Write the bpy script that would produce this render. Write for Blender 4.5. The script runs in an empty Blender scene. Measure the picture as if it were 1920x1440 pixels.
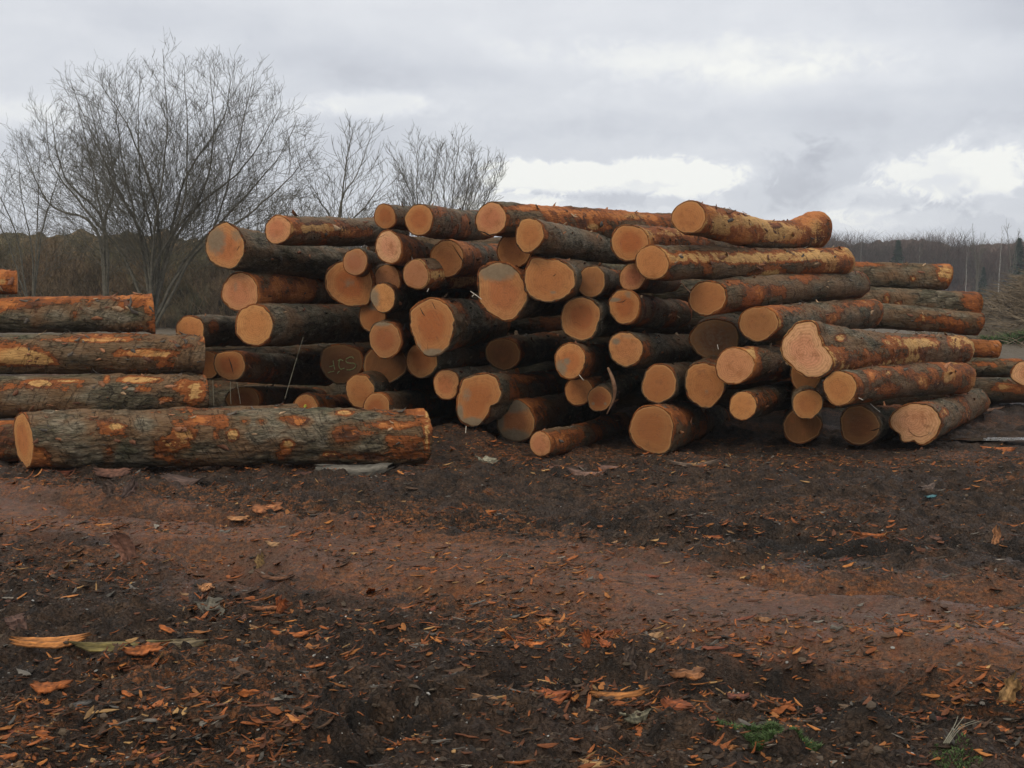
import bpy, math, random
import numpy as np
from mathutils import Vector, Matrix
random.seed(7); RNG = np.random.default_rng(11)
S = bpy.context.scene
COL = S.collection
# ------------------------------------------------------------------ camera
F = 2400.0; PITCH = math.atan(175 / F); CH = 1.6
cam_d = bpy.data.cameras.new('camera'); cam = bpy.data.objects.new('camera', cam_d); COL.objects.link(cam)
cam_d.sensor_width = 36; cam_d.lens = F / 1920 * 36; cam_d.clip_start = .05; cam_d.clip_end = 3000
cam.location = (0, 0, CH); cam.rotation_euler = (math.pi / 2 - PITCH, 0, 0)
S.camera = cam
FW = np.array([0, math.cos(PITCH), -math.sin(PITCH)]); UPV = np.array([0, math.sin(PITCH), math.cos(PITCH)])
CAM = np.array([0, 0, CH])
def P(px, py, Y):
    d = np.array([(px - 960) / F, 0, 0]) + FW + (720 - py) / F * UPV
    return CAM + d * (Y / d[1])
def G(px, py):                                   # point on flat ground under a pixel
    d = np.array([(px - 960) / F, 0, 0]) + FW + (720 - py) / F * UPV
    return CAM + d * (-CH / d[2])
def PROJ(v):
    q = v - CAM; w = q @ FW
    return 960 + F * q[:, 0] / w, 720 - F * (q @ UPV) / w
# ------------------------------------------------------------------ light
SUN_EL, SUN_AZ = math.radians(40), math.radians(218)   # azimuth clockwise from +Y: behind the camera, to the left
sd = bpy.data.lights.new('sun', 'SUN'); sun = bpy.data.objects.new('sun', sd); COL.objects.link(sun)
sd.energy = 1.1; sd.angle = math.radians(22); sd.color = (1, .85, .64)
sv = Vector((math.sin(SUN_AZ) * math.cos(SUN_EL), math.cos(SUN_AZ) * math.cos(SUN_EL), math.sin(SUN_EL)))
sun.rotation_euler = sv.to_track_quat('Z', 'Y').to_euler()
S.view_settings.view_transform = 'Standard'; S.view_settings.look = 'None'
S.view_settings.exposure = 0; S.view_settings.gamma = 1
# ------------------------------------------------------------------ node helper
class NT:
    def __init__(s, tree): s.t = tree; s.n = tree.nodes; s.l = tree.links; s.n.clear()
    def put(s, sock, v):
        if isinstance(v, bpy.types.NodeSocket): s.l.new(v, sock)
        elif v is not None:
            if isinstance(v, (tuple, list)) and len(v) == 3 and sock.type == 'RGBA': v = (*v, 1)
            sock.default_value = v
    def node(s, typ, ins=None, **kw):
        n = s.n.new(typ)
        for k, v in kw.items(): setattr(n, k, v)
        for k, v in (ins or {}).items(): s.put(n.inputs[k], v)
        return n
    def m(s, op, a, b=0.0, c=0.0, clamp=False):
        n = s.node('ShaderNodeMath', {0: a, 1: b, 2: c}, operation=op); n.use_clamp = clamp; return n.outputs[0]
    def vm(s, op, a, b=(0, 0, 0)):
        n = s.node('ShaderNodeVectorMath', {0: a, 1: b}, operation=op); return n.outputs[0]
    def noise(s, vec, scale, detail=4, rough=.55, dist=0.0):
        return s.node('ShaderNodeTexNoise', {'Vector': vec, 'Scale': scale, 'Detail': detail, 'Roughness': rough, 'Distortion': dist}).outputs['Fac']
    def voro(s, vec, scale, feature='DISTANCE_TO_EDGE', out='Distance', rnd=1.0):
        return s.node('ShaderNodeTexVoronoi', {'Vector': vec, 'Scale': scale, 'Randomness': rnd}, feature=feature).outputs[out]
    def mix(s, f, a, b, blend='MIX'):
        n = s.node('ShaderNodeMix', data_type='RGBA', blend_type=blend)
        s.put(n.inputs[0], f); s.put(n.inputs[6], a); s.put(n.inputs[7], b); return n.outputs[2]
    def step(s, v, lo, hi, a=0.0, b=1.0):
        return s.node('ShaderNodeMapRange', {'Value': v, 'From Min': lo, 'From Max': hi, 'To Min': a, 'To Max': b}, interpolation_type='SMOOTHSTEP').outputs[0]
    def scale(s, vec, sc): return s.node('ShaderNodeMapping', {'Vector': vec, 'Scale': sc}).outputs[0]
    def attr(s, name): return s.node('ShaderNodeAttribute', attribute_name=name)
    def sep(s, v):
        n = s.node('ShaderNodeSeparateXYZ', {0: v}); return n.outputs
    def finish(s, col, rough=.85, bumps=(), spec=.3, **kw):
        b = s.node('ShaderNodeBsdfPrincipled', {'Base Color': col, 'Roughness': rough, 'Specular IOR Level': spec})
        nrm = None
        for h, st, d in bumps:
            bn = s.node('ShaderNodeBump', {'Height': h, 'Strength': st, 'Distance': d})
            if nrm is not None: s.l.new(nrm, bn.inputs['Normal'])
            nrm = bn.outputs[0]
        if nrm is not None: s.l.new(nrm, b.inputs['Normal'])
        for k, v in kw.items(): s.put(b.inputs[k], v)
        o = s.node('ShaderNodeOutputMaterial'); s.l.new(b.outputs[0], o.inputs[0]); return b
def mat(name):
    m = bpy.data.materials.new(name); m.use_nodes = True; return m, NT(m.node_tree)
# ------------------------------------------------------------------ sky (overcast cloud deck over a Nishita sky)
w = bpy.data.worlds.new('World'); S.world = w; w.use_nodes = True
T = NT(w.node_tree)
gen = T.node('ShaderNodeTexCoord').outputs['Generated']
x, y, z = T.sep(gen)[:3]
hor = T.m('SQRT', T.m('ADD', T.m('MULTIPLY', x, x), T.m('MULTIPLY', y, y)))
az = T.m('ARCTAN2', x, y); el = T.m('DIVIDE', z, T.m('MAXIMUM', hor, .05))
cv = T.node('ShaderNodeCombineXYZ', {0: az, 1: T.m('MULTIPLY', el, 2.2), 2: 0.3}).outputs[0]
n1 = T.noise(cv, 3.2, 5, .5, .3); n2 = T.noise(cv, 11, 5, .55, .2)
cvp = T.node('ShaderNodeCombineXYZ', {0: az, 1: T.m('MULTIPLY', el, 1.1), 2: 4.3}).outputs[0]
n3 = T.noise(cvp, 16, 6, .6, .5)
val = T.m('ADD', .54, T.m('MULTIPLY', T.m('SUBTRACT', n1, .5), .95))
val = T.m('ADD', val, T.m('MULTIPLY', T.m('SUBTRACT', n2, .5), .42))
cvq = T.node('ShaderNodeCombineXYZ', {0: az, 1: T.m('MULTIPLY', el, 1.2), 2: 9.1}).outputs[0]
n4 = T.noise(cvq, 48, 5, .65, .6)
def blob(px, py, sx, sy, amp, edge=1.0, wob=.55):
    global val
    a0 = (px - 960) / F; e0 = (545 - py) / F
    dx = T.m('DIVIDE', T.m('SUBTRACT', az, a0), sx / F); dy = T.m('DIVIDE', T.m('SUBTRACT', el, e0), sy / F)
    d = T.m('SQRT', T.m('ADD', T.m('MULTIPLY', dx, dx), T.m('MULTIPLY', dy, dy)))
    d = T.m('ADD', d, T.m('MULTIPLY', T.m('SUBTRACT', n3, .5), -wob * 3)); d = T.m('ADD', d, T.m('MULTIPLY', T.m('SUBTRACT', n4, .5), -wob * 1.8))
    val = T.m('ADD', val, T.m('MULTIPLY', T.step(d, 1.0, 1.0 - edge), amp))
for b_ in [(1250, 120, 480, 60, .22, .9, .5), (1450, 170, 420, 50, .16, .9, .5), (720, 205, 150, 28, .30, .8, .7), (560, 215, 90, 20, .12, .8, .6),
           (1150, 335, 340, 40, .48, .4, .6), (1770, 335, 230, 45, .42, .6, .9), (1880, 300, 120, 60, .18, .7, .9), (950, 380, 140, 22, .35, .3, .9), (1600, 420, 200, 26, .25, .5, .8), (1350, 245, 620, 40, -.12, .9, .7), (900, 150, 420, 34, -.07, .8, .5), (1600, 190, 300, 24, -.06, .8, .5), (300, 60, 400, 40, -.10, .9, .4), (760, 130, 380, 60, -.10, .9, .4),
           (1480, 345, 110, 70, -.22, .6, .9), (1560, 300, 80, 30, -.12, .6, .9), (1180, 372, 130, 30, -.22, .4, .9), (1700, 400, 120, 50, -.16, .4, .9), (1040, 395, 120, 28, .20, .35, .9),
           (80, 240, 190, 40, .24, .9, .5), (60, 340, 260, 50, .16, .9, .5), (1850, 60, 330, 80, -.14, .9, .4), (1600, 385, 90, 40, .18, .3, .9),
           (1280, 390, 90, 34, .15, .3, .9), (1860, 400, 80, 45, .16, .35, .9), (980, 375, 130, 24, -.16, .4, .8), (400, 330, 300, 60, .12, .9, .4)]:
    blob(*b_)
ramp = T.node('ShaderNodeValToRGB', {0: val})
e = ramp.color_ramp.elements
e[0].position = .15; e[0].color = (.53, .55, .61, 1)
e[1].position = .95; e[1].color = (.98, .985, .95, 1)
q = e.new(.45); q.color = (.68, .705, .76, 1)
q = e.new(.70); q.color = (.80, .82, .86, 1)
nish = T.node('ShaderNodeTexSky', sky_type='NISHITA'); nish.sun_disc = False
nish.sun_elevation = SUN_EL; nish.sun_rotation = SUN_AZ
b1 = T.node('ShaderNodeBackground', {'Color': nish.outputs[0], 'Strength': .08})
b2 = T.node('ShaderNodeBackground', {'Color': T.mix(T.step(el, .45, 2.2), ramp.outputs[0], (1.0, .97, .91)), 'Strength': T.step(el, .40, 2.6, 1.0, 1.75)})
ms = T.node('ShaderNodeMixShader', {0: .94, 1: b1.outputs[0], 2: b2.outputs[0]})
wo = T.node('ShaderNodeOutputWorld'); T.l.new(ms.outputs[0], wo.inputs[0])
# ------------------------------------------------------------------ numpy noise + meshes
TAB2 = RNG.random((128, 128)); TAB3 = RNG.random((48, 48, 48))
def vn2(x, y):
    xi = np.floor(x).astype(int); yi = np.floor(y).astype(int); fx = x - xi; fy = y - yi
    fx = fx * fx * (3 - 2 * fx); fy = fy * fy * (3 - 2 * fy)
    a = TAB2[xi % 128, yi % 128]; b = TAB2[(xi + 1) % 128, yi % 128]; c = TAB2[xi % 128, (yi + 1) % 128]; d = TAB2[(xi + 1) % 128, (yi + 1) % 128]
    return (a * (1 - fx) + b * fx) * (1 - fy) + (c * (1 - fx) + d * fx) * fy - .5
def fb2(x, y, o=4, g=.5):
    r = 0; a = 1
    for k in range(o): r = r + a * vn2(x + 17.3 * k, y + 9.1 * k); x = x * 2.03; y = y * 2.03; a *= g
    return r
def vn3(p):
    i = np.floor(p).astype(int); f = p - i; f = f * f * (3 - 2 * f); r = 0
    for a in (0, 1):
        for b in (0, 1):
            for c in (0, 1):
                wgt = (f[..., 0] if a else 1 - f[..., 0]) * (f[..., 1] if b else 1 - f[..., 1]) * (f[..., 2] if c else 1 - f[..., 2])
                r = r + wgt * TAB3[(i[..., 0] + a) % 48, (i[..., 1] + b) % 48, (i[..., 2] + c) % 48]
    return r - .5
def mesh_np(name, v, faces, material=None, col=None, uv=None, smooth=True, attrname='tone'):
    me = bpy.data.meshes.new(name); v = np.asarray(v, dtype=np.float32)
    fl = [np.asarray(f, dtype=np.int32) for f in (faces if isinstance(faces, list) else [faces]) if len(f)]
    me.vertices.add(len(v)); me.vertices.foreach_set('co', v.ravel())
    loops = np.concatenate([f.ravel() for f in fl]); tot = np.concatenate([np.full(len(f), f.shape[1], dtype=np.int32) for f in fl])
    st = np.concatenate([[0], np.cumsum(tot)[:-1]]).astype(np.int32)
    me.loops.add(len(loops)); me.loops.foreach_set('vertex_index', loops)
    me.polygons.add(len(tot)); me.polygons.foreach_set('loop_start', st); me.polygons.foreach_set('loop_total', tot)
    me.polygons.foreach_set('use_smooth', np.full(len(tot), smooth, dtype=bool))
    me.update(calc_edges=True); me.validate()
    if col is not None:
        c = np.ones((len(v), 4), dtype=np.float32); c[:, :col.shape[1]] = col
        a = me.color_attributes.new(attrname, 'FLOAT_COLOR', 'POINT'); a.data.foreach_set('color', c.ravel())
    if uv is not None:
        u = me.uv_layers.new(name='uv'); u.data.foreach_set('uv', uv[loops].astype(np.float32).ravel())
    if material: me.materials.append(material)
    return me
def link(name, data, parent=None, label=None, cat=None, group=None, kind=None, loc=None):
    o = bpy.data.objects.new(name, data); COL.objects.link(o)
    if parent is not None: o.parent = parent
    if loc is not None: o.location = loc
    for k, v in (('label', label), ('category', cat), ('group', group), ('kind', kind)):
        if v: o[k] = v
    return o
# ------------------------------------------------------------------ materials
BARK, T = mat('bark')
co = T.node('ShaderNodeTexCoord').outputs['Object']; rnd = T.node('ShaderNodeObjectInfo').outputs['Random']
off = T.vm('ADD', co, T.node('ShaderNodeCombineXYZ', {0: T.m('MULTIPLY', rnd, 37.0), 1: T.m('MULTIPLY', rnd, 11.0), 2: 0.0}).outputs[0])
st = T.scale(off, (.42, 1, 1)); fine = T.scale(off, (.3, 1, 1))
a = T.attr('tone'); ar, ag, ab = T.node('ShaderNodeSeparateColor', {0: a.outputs['Color']}).outputs[:3]
r2n = T.m('FRACT', T.m('MULTIPLY', rnd, 5.7)); nbig = T.noise(st, T.m('ADD', 3.2, T.m('MULTIPLY', r2n, 4.0)), 4, .6); nmid = T.noise(st, T.m('ADD', 10.0, T.m('MULTIPLY', r2n, 13.0)), 5, .7, .4); nfine = T.noise(fine, 60, 4, .7)
ox, oy, oz = T.sep(off)[:3]
tearv = T.node('ShaderNodeCombineXYZ', {0: T.m('ADD', T.m('MULTIPLY', ox, 6.5), T.m('MULTIPLY', oz, 3.5)), 1: T.m('MULTIPLY', oy, 1.1), 2: T.m('MULTIPLY', oz, .9)}).outputs[0]
tear = T.noise(tearv, 1.6, 5, .6, .25)
wv = T.vm('ADD', st, T.node('ShaderNodeCombineXYZ', {0: T.m('MULTIPLY', nmid, .07), 1: T.m('MULTIPLY', nbig, .08), 2: T.m('MULTIPLY', nmid, .06)}).outputs[0])
vor = T.voro(T.scale(wv, (.55, 1, 1)), 15); crk0 = T.m('ADD', T.step(vor, 0.0, .05), T.step(nbig, .42, .60), clamp=True); crack = crk0
vor2 = T.voro(T.scale(wv, (.35, 1, 1)), 42); crack2 = T.step(vor2, 0, .16)
base = T.mix(T.step(nbig, .35, .68), (.095, .080, .048), (.225, .188, .128))
base = T.mix(T.step(nmid, .52, .72), base, (.33, .28, .205)); base = T.mix(T.m('MULTIPLY', T.step(nfine, .50, .36), .6), base, (.035, .029, .021)); base = T.mix(T.m('MULTIPLY', T.step(nfine, .56, .72), .5), base, (.32, .27, .20))
base = T.mix(T.m('MULTIPLY', T.step(T.noise(off, 2.3, 3), .5, .7), .7), base, (.075, .082, .045))
base = T.mix(T.m('MULTIPLY', T.step(nmid, .5, .3), .55), base, (.10, .055, .035))
base = T.mix(T.m('MULTIPLY', T.m('SUBTRACT', 1, crack), .6), base, (.030, .024, .018))
base = T.mix(T.m('MULTIPLY', T.m('SUBTRACT', 1, crack2), .35), base, (.03, .022, .016))
fld = T.m('ADD', T.m('ADD', ar, T.m('MULTIPLY', T.m('SUBTRACT', tear, .5), .38)), T.m('ADD', T.m('MULTIPLY', T.m('SUBTRACT', nmid, .5), .45), T.m('MULTIPLY', T.m('SUBTRACT', nfine, .5), .25)))
base = T.mix(T.m('MULTIPLY', T.step(T.m('ADD', ar, T.m('MULTIPLY', T.m('SUBTRACT', nbig, .5), .9)), .18, .46), .72), base, T.mix(nfine, (.085, .042, .018), (.26, .135, .060))); red = T.step(fld, .47, .52); wood = T.step(fld, .62, .67)
inner = T.mix(nfine, (.15, .044, .015), (.38, .125, .036)); inner = T.mix(T.step(nbig, .5, .7), inner, (.085, .038, .022))
strk = T.noise(T.scale(off, (.08, 1, 1)), 70, 3, .6)
worange = T.mix(strk, (.30, .095, .024), (.56, .205, .060)); wtan = T.mix(strk, (.36, .19, .065), (.68, .40, .15))
wcol = T.mix(T.step(T.m('ADD', ag, T.m('MULTIPLY', T.m('SUBTRACT', nbig, .5), .6)), .35, .65), worange, wtan)
wcol = T.mix(T.m('MULTIPLY', T.step(nmid, .5, .34), .6), wcol, (.20, .085, .035))
tline = T.step(T.m('ABSOLUTE', T.m('SUBTRACT', tear, .5)), .0, .012)
c = T.mix(red, base, inner); c = T.mix(wood, c, wcol)
c = T.mix(T.m('MULTIPLY', T.m('MULTIPLY', T.m('SUBTRACT', 1, tline), T.step(nbig, .45, .55)), .7), c, (.03, .02, .012))
edge = T.m('MULTIPLY', T.step(fld, .455, .475), T.step(fld, .515, .49)); c = T.mix(T.m('MULTIPLY', edge, .6), c, (.04, .018, .010))
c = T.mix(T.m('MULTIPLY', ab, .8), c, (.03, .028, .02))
hgt = T.m('ADD', T.m('MULTIPLY', T.m('MINIMUM', crack, T.m('SUBTRACT', 1, red)), 1.0), T.m('ADD', T.m('MULTIPLY', nmid, .6), T.m('MULTIPLY', crack2, .15)))
hgt = T.m('SUBTRACT', T.m('ADD', hgt, T.m('MULTIPLY', tline, .3)), T.m('MULTIPLY', wood, .5))
T.finish(c, T.step(nfine, .3, .7, .62, .92), [(hgt, 1.0, .022), (nfine, 1.0, .009)], .15)

def face_mat():
    m, T = mat('cut_wood')
    uv = T.node('ShaderNodeTexCoord').outputs['UV']; rnd = T.node('ShaderNodeObjectInfo').outputs['Random']
    a = T.attr('tone'); ar, ag, ab = T.node('ShaderNodeSeparateColor', {0: a.outputs['Color']}).outputs[:3]
    al = a.outputs['Alpha']
    o3 = T.vm('ADD', uv, T.node('ShaderNodeCombineXYZ', {0: 0.0, 1: 0.0, 2: T.m('MULTIPLY', rnd, 40.0)}).outputs[0])
    n1 = T.noise(o3, 1.6, 4, .6); n2 = T.noise(o3, 7, 4, .6); n3 = T.noise(o3, 40, 3, .6)
    ux, uy = T.sep(uv)[:2]
    r = T.m('SQRT', T.m('ADD', T.m('MULTIPLY', ux, ux), T.m('MULTIPLY', uy, uy)))
    rr = T.m('ADD', r, T.m('MULTIPLY', T.m('SUBTRACT', n1, .5), .35))
    rings = T.m('ADD', .5, T.m('MULTIPLY', T.m('SINE', T.m('MULTIPLY', T.m('ADD', r, T.m('MULTIPLY', n1, .18)), 62.0)), .5))
    # ag: 0 brown .. 1 tan-yellow ; ab: pink
    org = T.mix(ag, (.36, .110, .030), (.55, .245, .078)); org = T.mix(T.step(ag, .14, .0), org, (.150, .050, .019))  # darkest brown: dirt plus heap shade painted into the wood colour
    org = T.mix(ab, org, (.57, .250, .140)); org = T.mix(T.step(ab, .92, .98), org, (.74, .42, .245))
    heart = T.mix(1.0, org, (.88, .72, .70), 'MULTIPLY')
    c = T.mix(T.m('MULTIPLY', T.step(rr, .80, .45), T.step(T.m('FRACT', T.m('MULTIPLY', rnd, 7.3)), .0, .8, .15, .85)), T.mix(.35, org, (.54, .30, .115)), heart)
    c = T.mix(1.0, c, T.mix(T.m('FRACT', T.m('MULTIPLY', rnd, 13.7)), (.66, .62, .60), (1.16, 1.14, 1.10)), 'MULTIPLY')
    c = T.mix(T.m('MULTIPLY', rings, .30), c, (.27, .10, .035))
    an = T.m('ARCTAN2', ux, uy); chk = T.noise(T.node('ShaderNodeCombineXYZ', {0: T.m('MULTIPLY', an, 2.6), 1: T.m('MULTIPLY', r, .7), 2: T.m('MULTIPLY', rnd, 50.0)}).outputs[0], 2.4, 3, .6)
    chl = T.m('MULTIPLY', T.step(T.m('ABSOLUTE', T.m('SUBTRACT', chk, .5)), .012, .003), T.m('MULTIPLY', T.step(r, .12, .2), T.step(r, .8, .45)))
    c = T.mix(T.m('MULTIPLY', chl, T.step(n1, .42, .55, .0, .75)), c, (.09, .035, .014))
    c = T.mix(T.m('MULTIPLY', T.step(n2, .5, .72), .38), c, (.29, .12, .045))
    c = T.mix(T.m('MULTIPLY', T.step(n1, .5, .72), .55), c, (.30, .105, .036))
    c = T.mix(T.m('MULTIPLY', T.step(r, .9, 1.0), .55), c, (.50, .28, .11))
    # saw streaks, parallel kerf lines
    ang = T.m('MULTIPLY', rnd, 6.28)
    kk = T.m('ADD', T.m('MULTIPLY', ux, T.m('COSINE', ang)), T.m('MULTIPLY', uy, T.m('SINE', ang)))
    kerf = T.noise(T.node('ShaderNodeCombineXYZ', {0: T.m('MULTIPLY', kk, 26.0), 1: T.m('MULTIPLY', ux, .7), 2: T.m('MULTIPLY', uy, .7)}).outputs[0], 1, 3, .6)
    c = T.mix(T.m('MULTIPLY', T.step(kerf, .45, .7), .10), c, (.56, .29, .12))
    gf = T.step(T.m('ADD', ar, T.m('ADD', T.m('MULTIPLY', T.m('SUBTRACT', n2, .5), .5), T.m('MULTIPLY', T.m('SUBTRACT', n3, .5), .2))), .22, .80)
    grey = T.mix(n2, (.12, .092, .058), (.29, .235, .155))
    vc = T.node('ShaderNodeTexVoronoi', {'Vector': o3, 'Scale': 2.6}, feature='DISTANCE_TO_EDGE').outputs['Distance']
    c = T.mix(T.m('MULTIPLY', T.step(T.noise(T.scale(o3, (1, 1, 1)), 3.5, 5, .7, 1.2), .52, .70), .5), c, (.17, .080, .036))
    c = T.mix(T.m('MULTIPLY', T.step(n3, .52, .75), .35), c, (.20, .085, .035))
    c = T.mix(T.m('MULTIPLY', gf, .88), c, grey)
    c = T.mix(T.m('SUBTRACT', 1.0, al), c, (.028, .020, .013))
    T.finish(c, .80, [(kerf, .5, .004), (rings, .25, .002), (n3, .5, .004)], .15)
    return m
FACE = face_mat()
def simple(name, c1, c2, sc=20, rough=.85, bump=.4, bd=.004, spec=.3, coord='Object'):
    m, T = mat(name); co = T.node('ShaderNodeTexCoord').outputs[coord]
    n = T.noise(co, sc, 5, .65); c = T.mix(T.step(n, .3, .7), c1, c2)
    T.finish(c, rough, [(n, bump, bd)], spec); return m
def attr_mat(name, sc=60, rough=.8, bump=.5, bd=.003, var=.5, spec=.3):
    m, T = mat(name); co = T.node('ShaderNodeTexCoord').outputs['Object']; a = T.attr('tone').outputs['Color']
    n = T.noise(T.scale(co, (.35, 1, 1)), sc, 4, .65)
    c = T.mix(T.step(n, .3, .7), T.mix(1.0, a, (var, var, var), 'MULTIPLY'), a)
    T.finish(c, rough, [(n, bump, bd)], spec); return m
LITTER = attr_mat('wood_litter', 90, .8, .5, .003, .55)
# ------------------------------------------------------------------ ground
LA = np.array([-2.3, 8.44]); LB = np.array([2.42, 6.05]); LD = (LB - LA) / np.linalg.norm(LB - LA)
def seg_d(x, y, ax, ay, bx, by):
    dx, dy = bx - ax, by - ay; t = np.clip(((x - ax) * dx + (y - ay) * dy) / (dx * dx + dy * dy), 0, 1)
    return np.hypot(x - ax - t * dx, y - ay - t * dy), t
def track_w(x, y):
    wd = (x - LA[0]) * (-LD[1]) + (y - LA[1]) * LD[0]          # + = farther side
    wd = wd + fb2(x * .7, y * .9, 2) * .5
    return np.clip(1.30 - np.abs(wd + .05) / 1.15, 0, 1), wd
def px_seg(x, y, p, q): a = G(*p); b = G(*q); return seg_d(x, y, a[0], a[1], b[0], b[1])[0]
def gauss(d, s): return np.exp(-(d / s) ** 2)
def hgt_parts(x, y):
    tr, wd = track_w(x, y)
    rough = (1 - tr * .85) * (1 - .5 * np.exp(-((y - 12.7) / 1.0) ** 2))
    near = np.clip(1 - (y - 14) / 12, .15, 1)
    h = .06 * fb2(x * .55 + 3, y * .75, 3) + .050 * fb2(x * 1.6, y * 2.4, 3) * (1 - .5 * tr)
    rg = np.abs(fb2(x * 3.1 + 5, y * 4.6 + 2, 3)); h = h + (.16 * rg - .04) * rough
    rg2 = np.abs(fb2(x * 9 + 1, y * 12 + 7, 3)); h = h + .080 * rg2 * rough * near
    h = h + .018 * fb2(x * 26, y * 34, 2) * (rough + .12) * near
    h = h + .010 * fb2(x * 4, y * 16, 3) * tr
    dark = 0 * x
    for p, q, s, d in [((1000, 1252), (1150, 1256), .13, .085), ((1290, 1270), (1640, 1262), .15, .08), ((1560, 1300), (1900, 1325), .20, .10), ((1500, 1262), (1700, 1290), .2, .06),
                       ((180, 955), (440, 972), .16, .13), ((0, 1010), (200, 1010), .18, .06), ((0, 1232), (160, 1236), .09, .05), ((470, 1362), (780, 1352), .06, .05),
                       ((120, 1400), (380, 1396), .13, .06), ((560, 1085), (400, 1070), .14, .05), ((1280, 985), (1420, 998), .16, .06), ((1450, 1015), (1900, 1035), .22, .05), ((650, 1398), (860, 1382), .1, .05)]:
        g = gauss(px_seg(x, y, p, q) + .05 * fb2(x * 6, y * 6, 2), s); h = h - 1.5 * d * g; dark = np.maximum(dark, g)
    dark = np.maximum(dark, np.clip(1.6 * (fb2(x * 1.5 + 31, y * 4.2 + 11, 4) - .10), 0, .8) * rough)
    for p, q, s, d in [((900, 1235), (1180, 1232), .10, .03), ((1500, 1395), (1750, 1340), .14, .05), ((100, 935), (480, 948), .15, .05), ((300, 1040), (560, 1048), .18, .04),
                       ((1290, 975), (1500, 1000), .20, .04), ((600, 915), (860, 905), .25, .06), ((380, 1350), (900, 1335), .10, .035)]:
        h = h + d * gauss(px_seg(x, y, p, q), s)
    # tyre lug marks, lower left
    d0 = px_seg(x, y, (250, 1370), (900, 1330)); lug = gauss(d0, .22)
    h = h + lug * .022 * 2.0 * np.sin((x * 1.0 + (y - 4.6) * .9) * 34 + 2 * fb2(x * 2, y * 2, 2))
    d1 = px_seg(x, y, (1330, 1280), (1880, 1330)); h = h + gauss(d1, .28) * .030 * np.sin((y * 1.0 + x * .18) * 52 + 2.5 * fb2(x * 2, y * 2, 2))
    for c0, dep in ((.62, .055), (-.72, .065), (1.5, .05)):
        wr = wd - c0 + .12 * fb2(x * 1.3, y * 1.3, 2); al = np.clip(1.2 + 1.6 * fb2(x * .5 + c0, y * .5, 2), .2, 1.3) * (y < 12); h = h - 1.3 * dep * al * gauss(wr, .13) + .7 * dep * al * (gauss(wr - .24, .10) + gauss(wr + .24, .10))
    # mound of trodden earth at the foot of the pile
    h = h - .035 * rough - .02 * gauss((y - 12.6) / 1.3, 1) + .20 * gauss(np.hypot((x + .68) / .60, (y - 12.95) / .45), 1)
    h = h * np.clip(1 - (y - 25) / 60, .3, 1)
    # brush mound far right
    m = np.hypot((x - 17.6) / 3.0, (y - 41) / 3.2); h = h + 1.75 * np.clip(1 - m * m * .55, 0, 1) ** 1.3 * (1 + .5 * fb2(x * 1.2, y * 1.2, 4))
    return h, tr, wd, dark
def gz(x, y): return float(hgt_parts(np.array([x * 1.0]), np.array([y * 1.0]))[0][0])
tt = np.linspace(-1, 1, 760); tcol = np.concatenate([[-2.2, -1.6, -1.0, -.7], np.sort(tt * .52), [.7, 1.0, 1.6, 2.2]])
rows = [-3.0, -1, .5, 1.8, 2.6]; yv = 3.2
while yv < 15: rows.append(yv); yv += .0105 * max(.9, (yv / 4.2)) ** 1.25
while yv < 300: rows.append(yv); yv *= 1.025
rows = np.array(rows)
Yg, Tg = np.meshgrid(rows, tcol, indexing='ij'); Xg = Tg * (Yg + 3.5)
H, TR, WD, DK = hgt_parts(Xg.ravel(), Yg.ravel())
nr, nc = len(rows), len(tcol); idx = np.arange(nr * nc).reshape(nr, nc)
qd = np.stack([idx[:-1, :-1], idx[:-1, 1:], idx[1:, 1:], idx[1:, :-1]], -1).reshape(-1, 4)
xr, yr = Xg.ravel(), Yg.ravel()
chipz = np.clip(.5 + 1.3 * fb2(xr * .9 + 7, yr * 1.3 + 2, 3) + .3 * np.exp(-((WD + 1.15) / .35) ** 2) + .22 * np.exp(-((WD - 1.1) / .3) ** 2), 0, 1)
gcol = np.stack([TR, DK, chipz, np.ones_like(TR)], 1)
GROUND, T = mat('muddy_ground')
co = T.node('ShaderNodeTexCoord').outputs['Object']; a = T.attr('tone'); ar, ag, ab = T.node('ShaderNodeSeparateColor', {0: a.outputs['Color']}).outputs[:3]
n1 = T.noise(co, 1.7, 5, .6); n2 = T.noise(co, 9, 5, .65, .3); n3 = T.noise(T.scale(co, (.6, 1, 1)), 45, 5, .7); n4 = T.noise(co, 160, 3, .7); n5 = T.voro(T.vm('ADD', co, T.node('ShaderNodeCombineXYZ', {0: T.m('MULTIPLY', n3, .06), 1: T.m('MULTIPLY', n2, .06), 2: 0.0}).outputs[0]), 34)
vs = T.node('ShaderNodeTexVoronoi', {'Vector': T.vm('ADD', T.scale(co, (.55, 1, 1)), T.node('ShaderNodeCombineXYZ', {0: T.m('MULTIPLY', n2, .15), 1: T.m('MULTIPLY', n3, .08), 2: 0.0}).outputs[0]), 'Scale': 55.0})
vr = T.sep(vs.outputs['Color'])[0]
mud = T.mix(T.step(n2, .35, .68), (.015, .010, .007), (.080, .046, .026))
mud = T.mix(T.m('MULTIPLY', T.step(n1, .45, .65), .6), mud, (.058, .036, .026))
mud = T.mix(T.m('MULTIPLY', T.step(n3, .55, .75), .5), mud, (.120, .082, .048))
trk = T.mix(T.step(n3, .35, .7), (.082, .036, .018), (.165, .088, .050)); trk = T.mix(T.step(n2, .45, .7), trk, (.150, .050, .019))
c = T.mix(T.m('MULTIPLY', T.step(T.m('ADD', ar, T.m('MULTIPLY', T.m('SUBTRACT', n2, .5), .7)), .25, .7), .9), mud, trk)
shr = T.mix(vs.outputs['Distance'], (.32, .112, .032), (.145, .058, .022))
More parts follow.
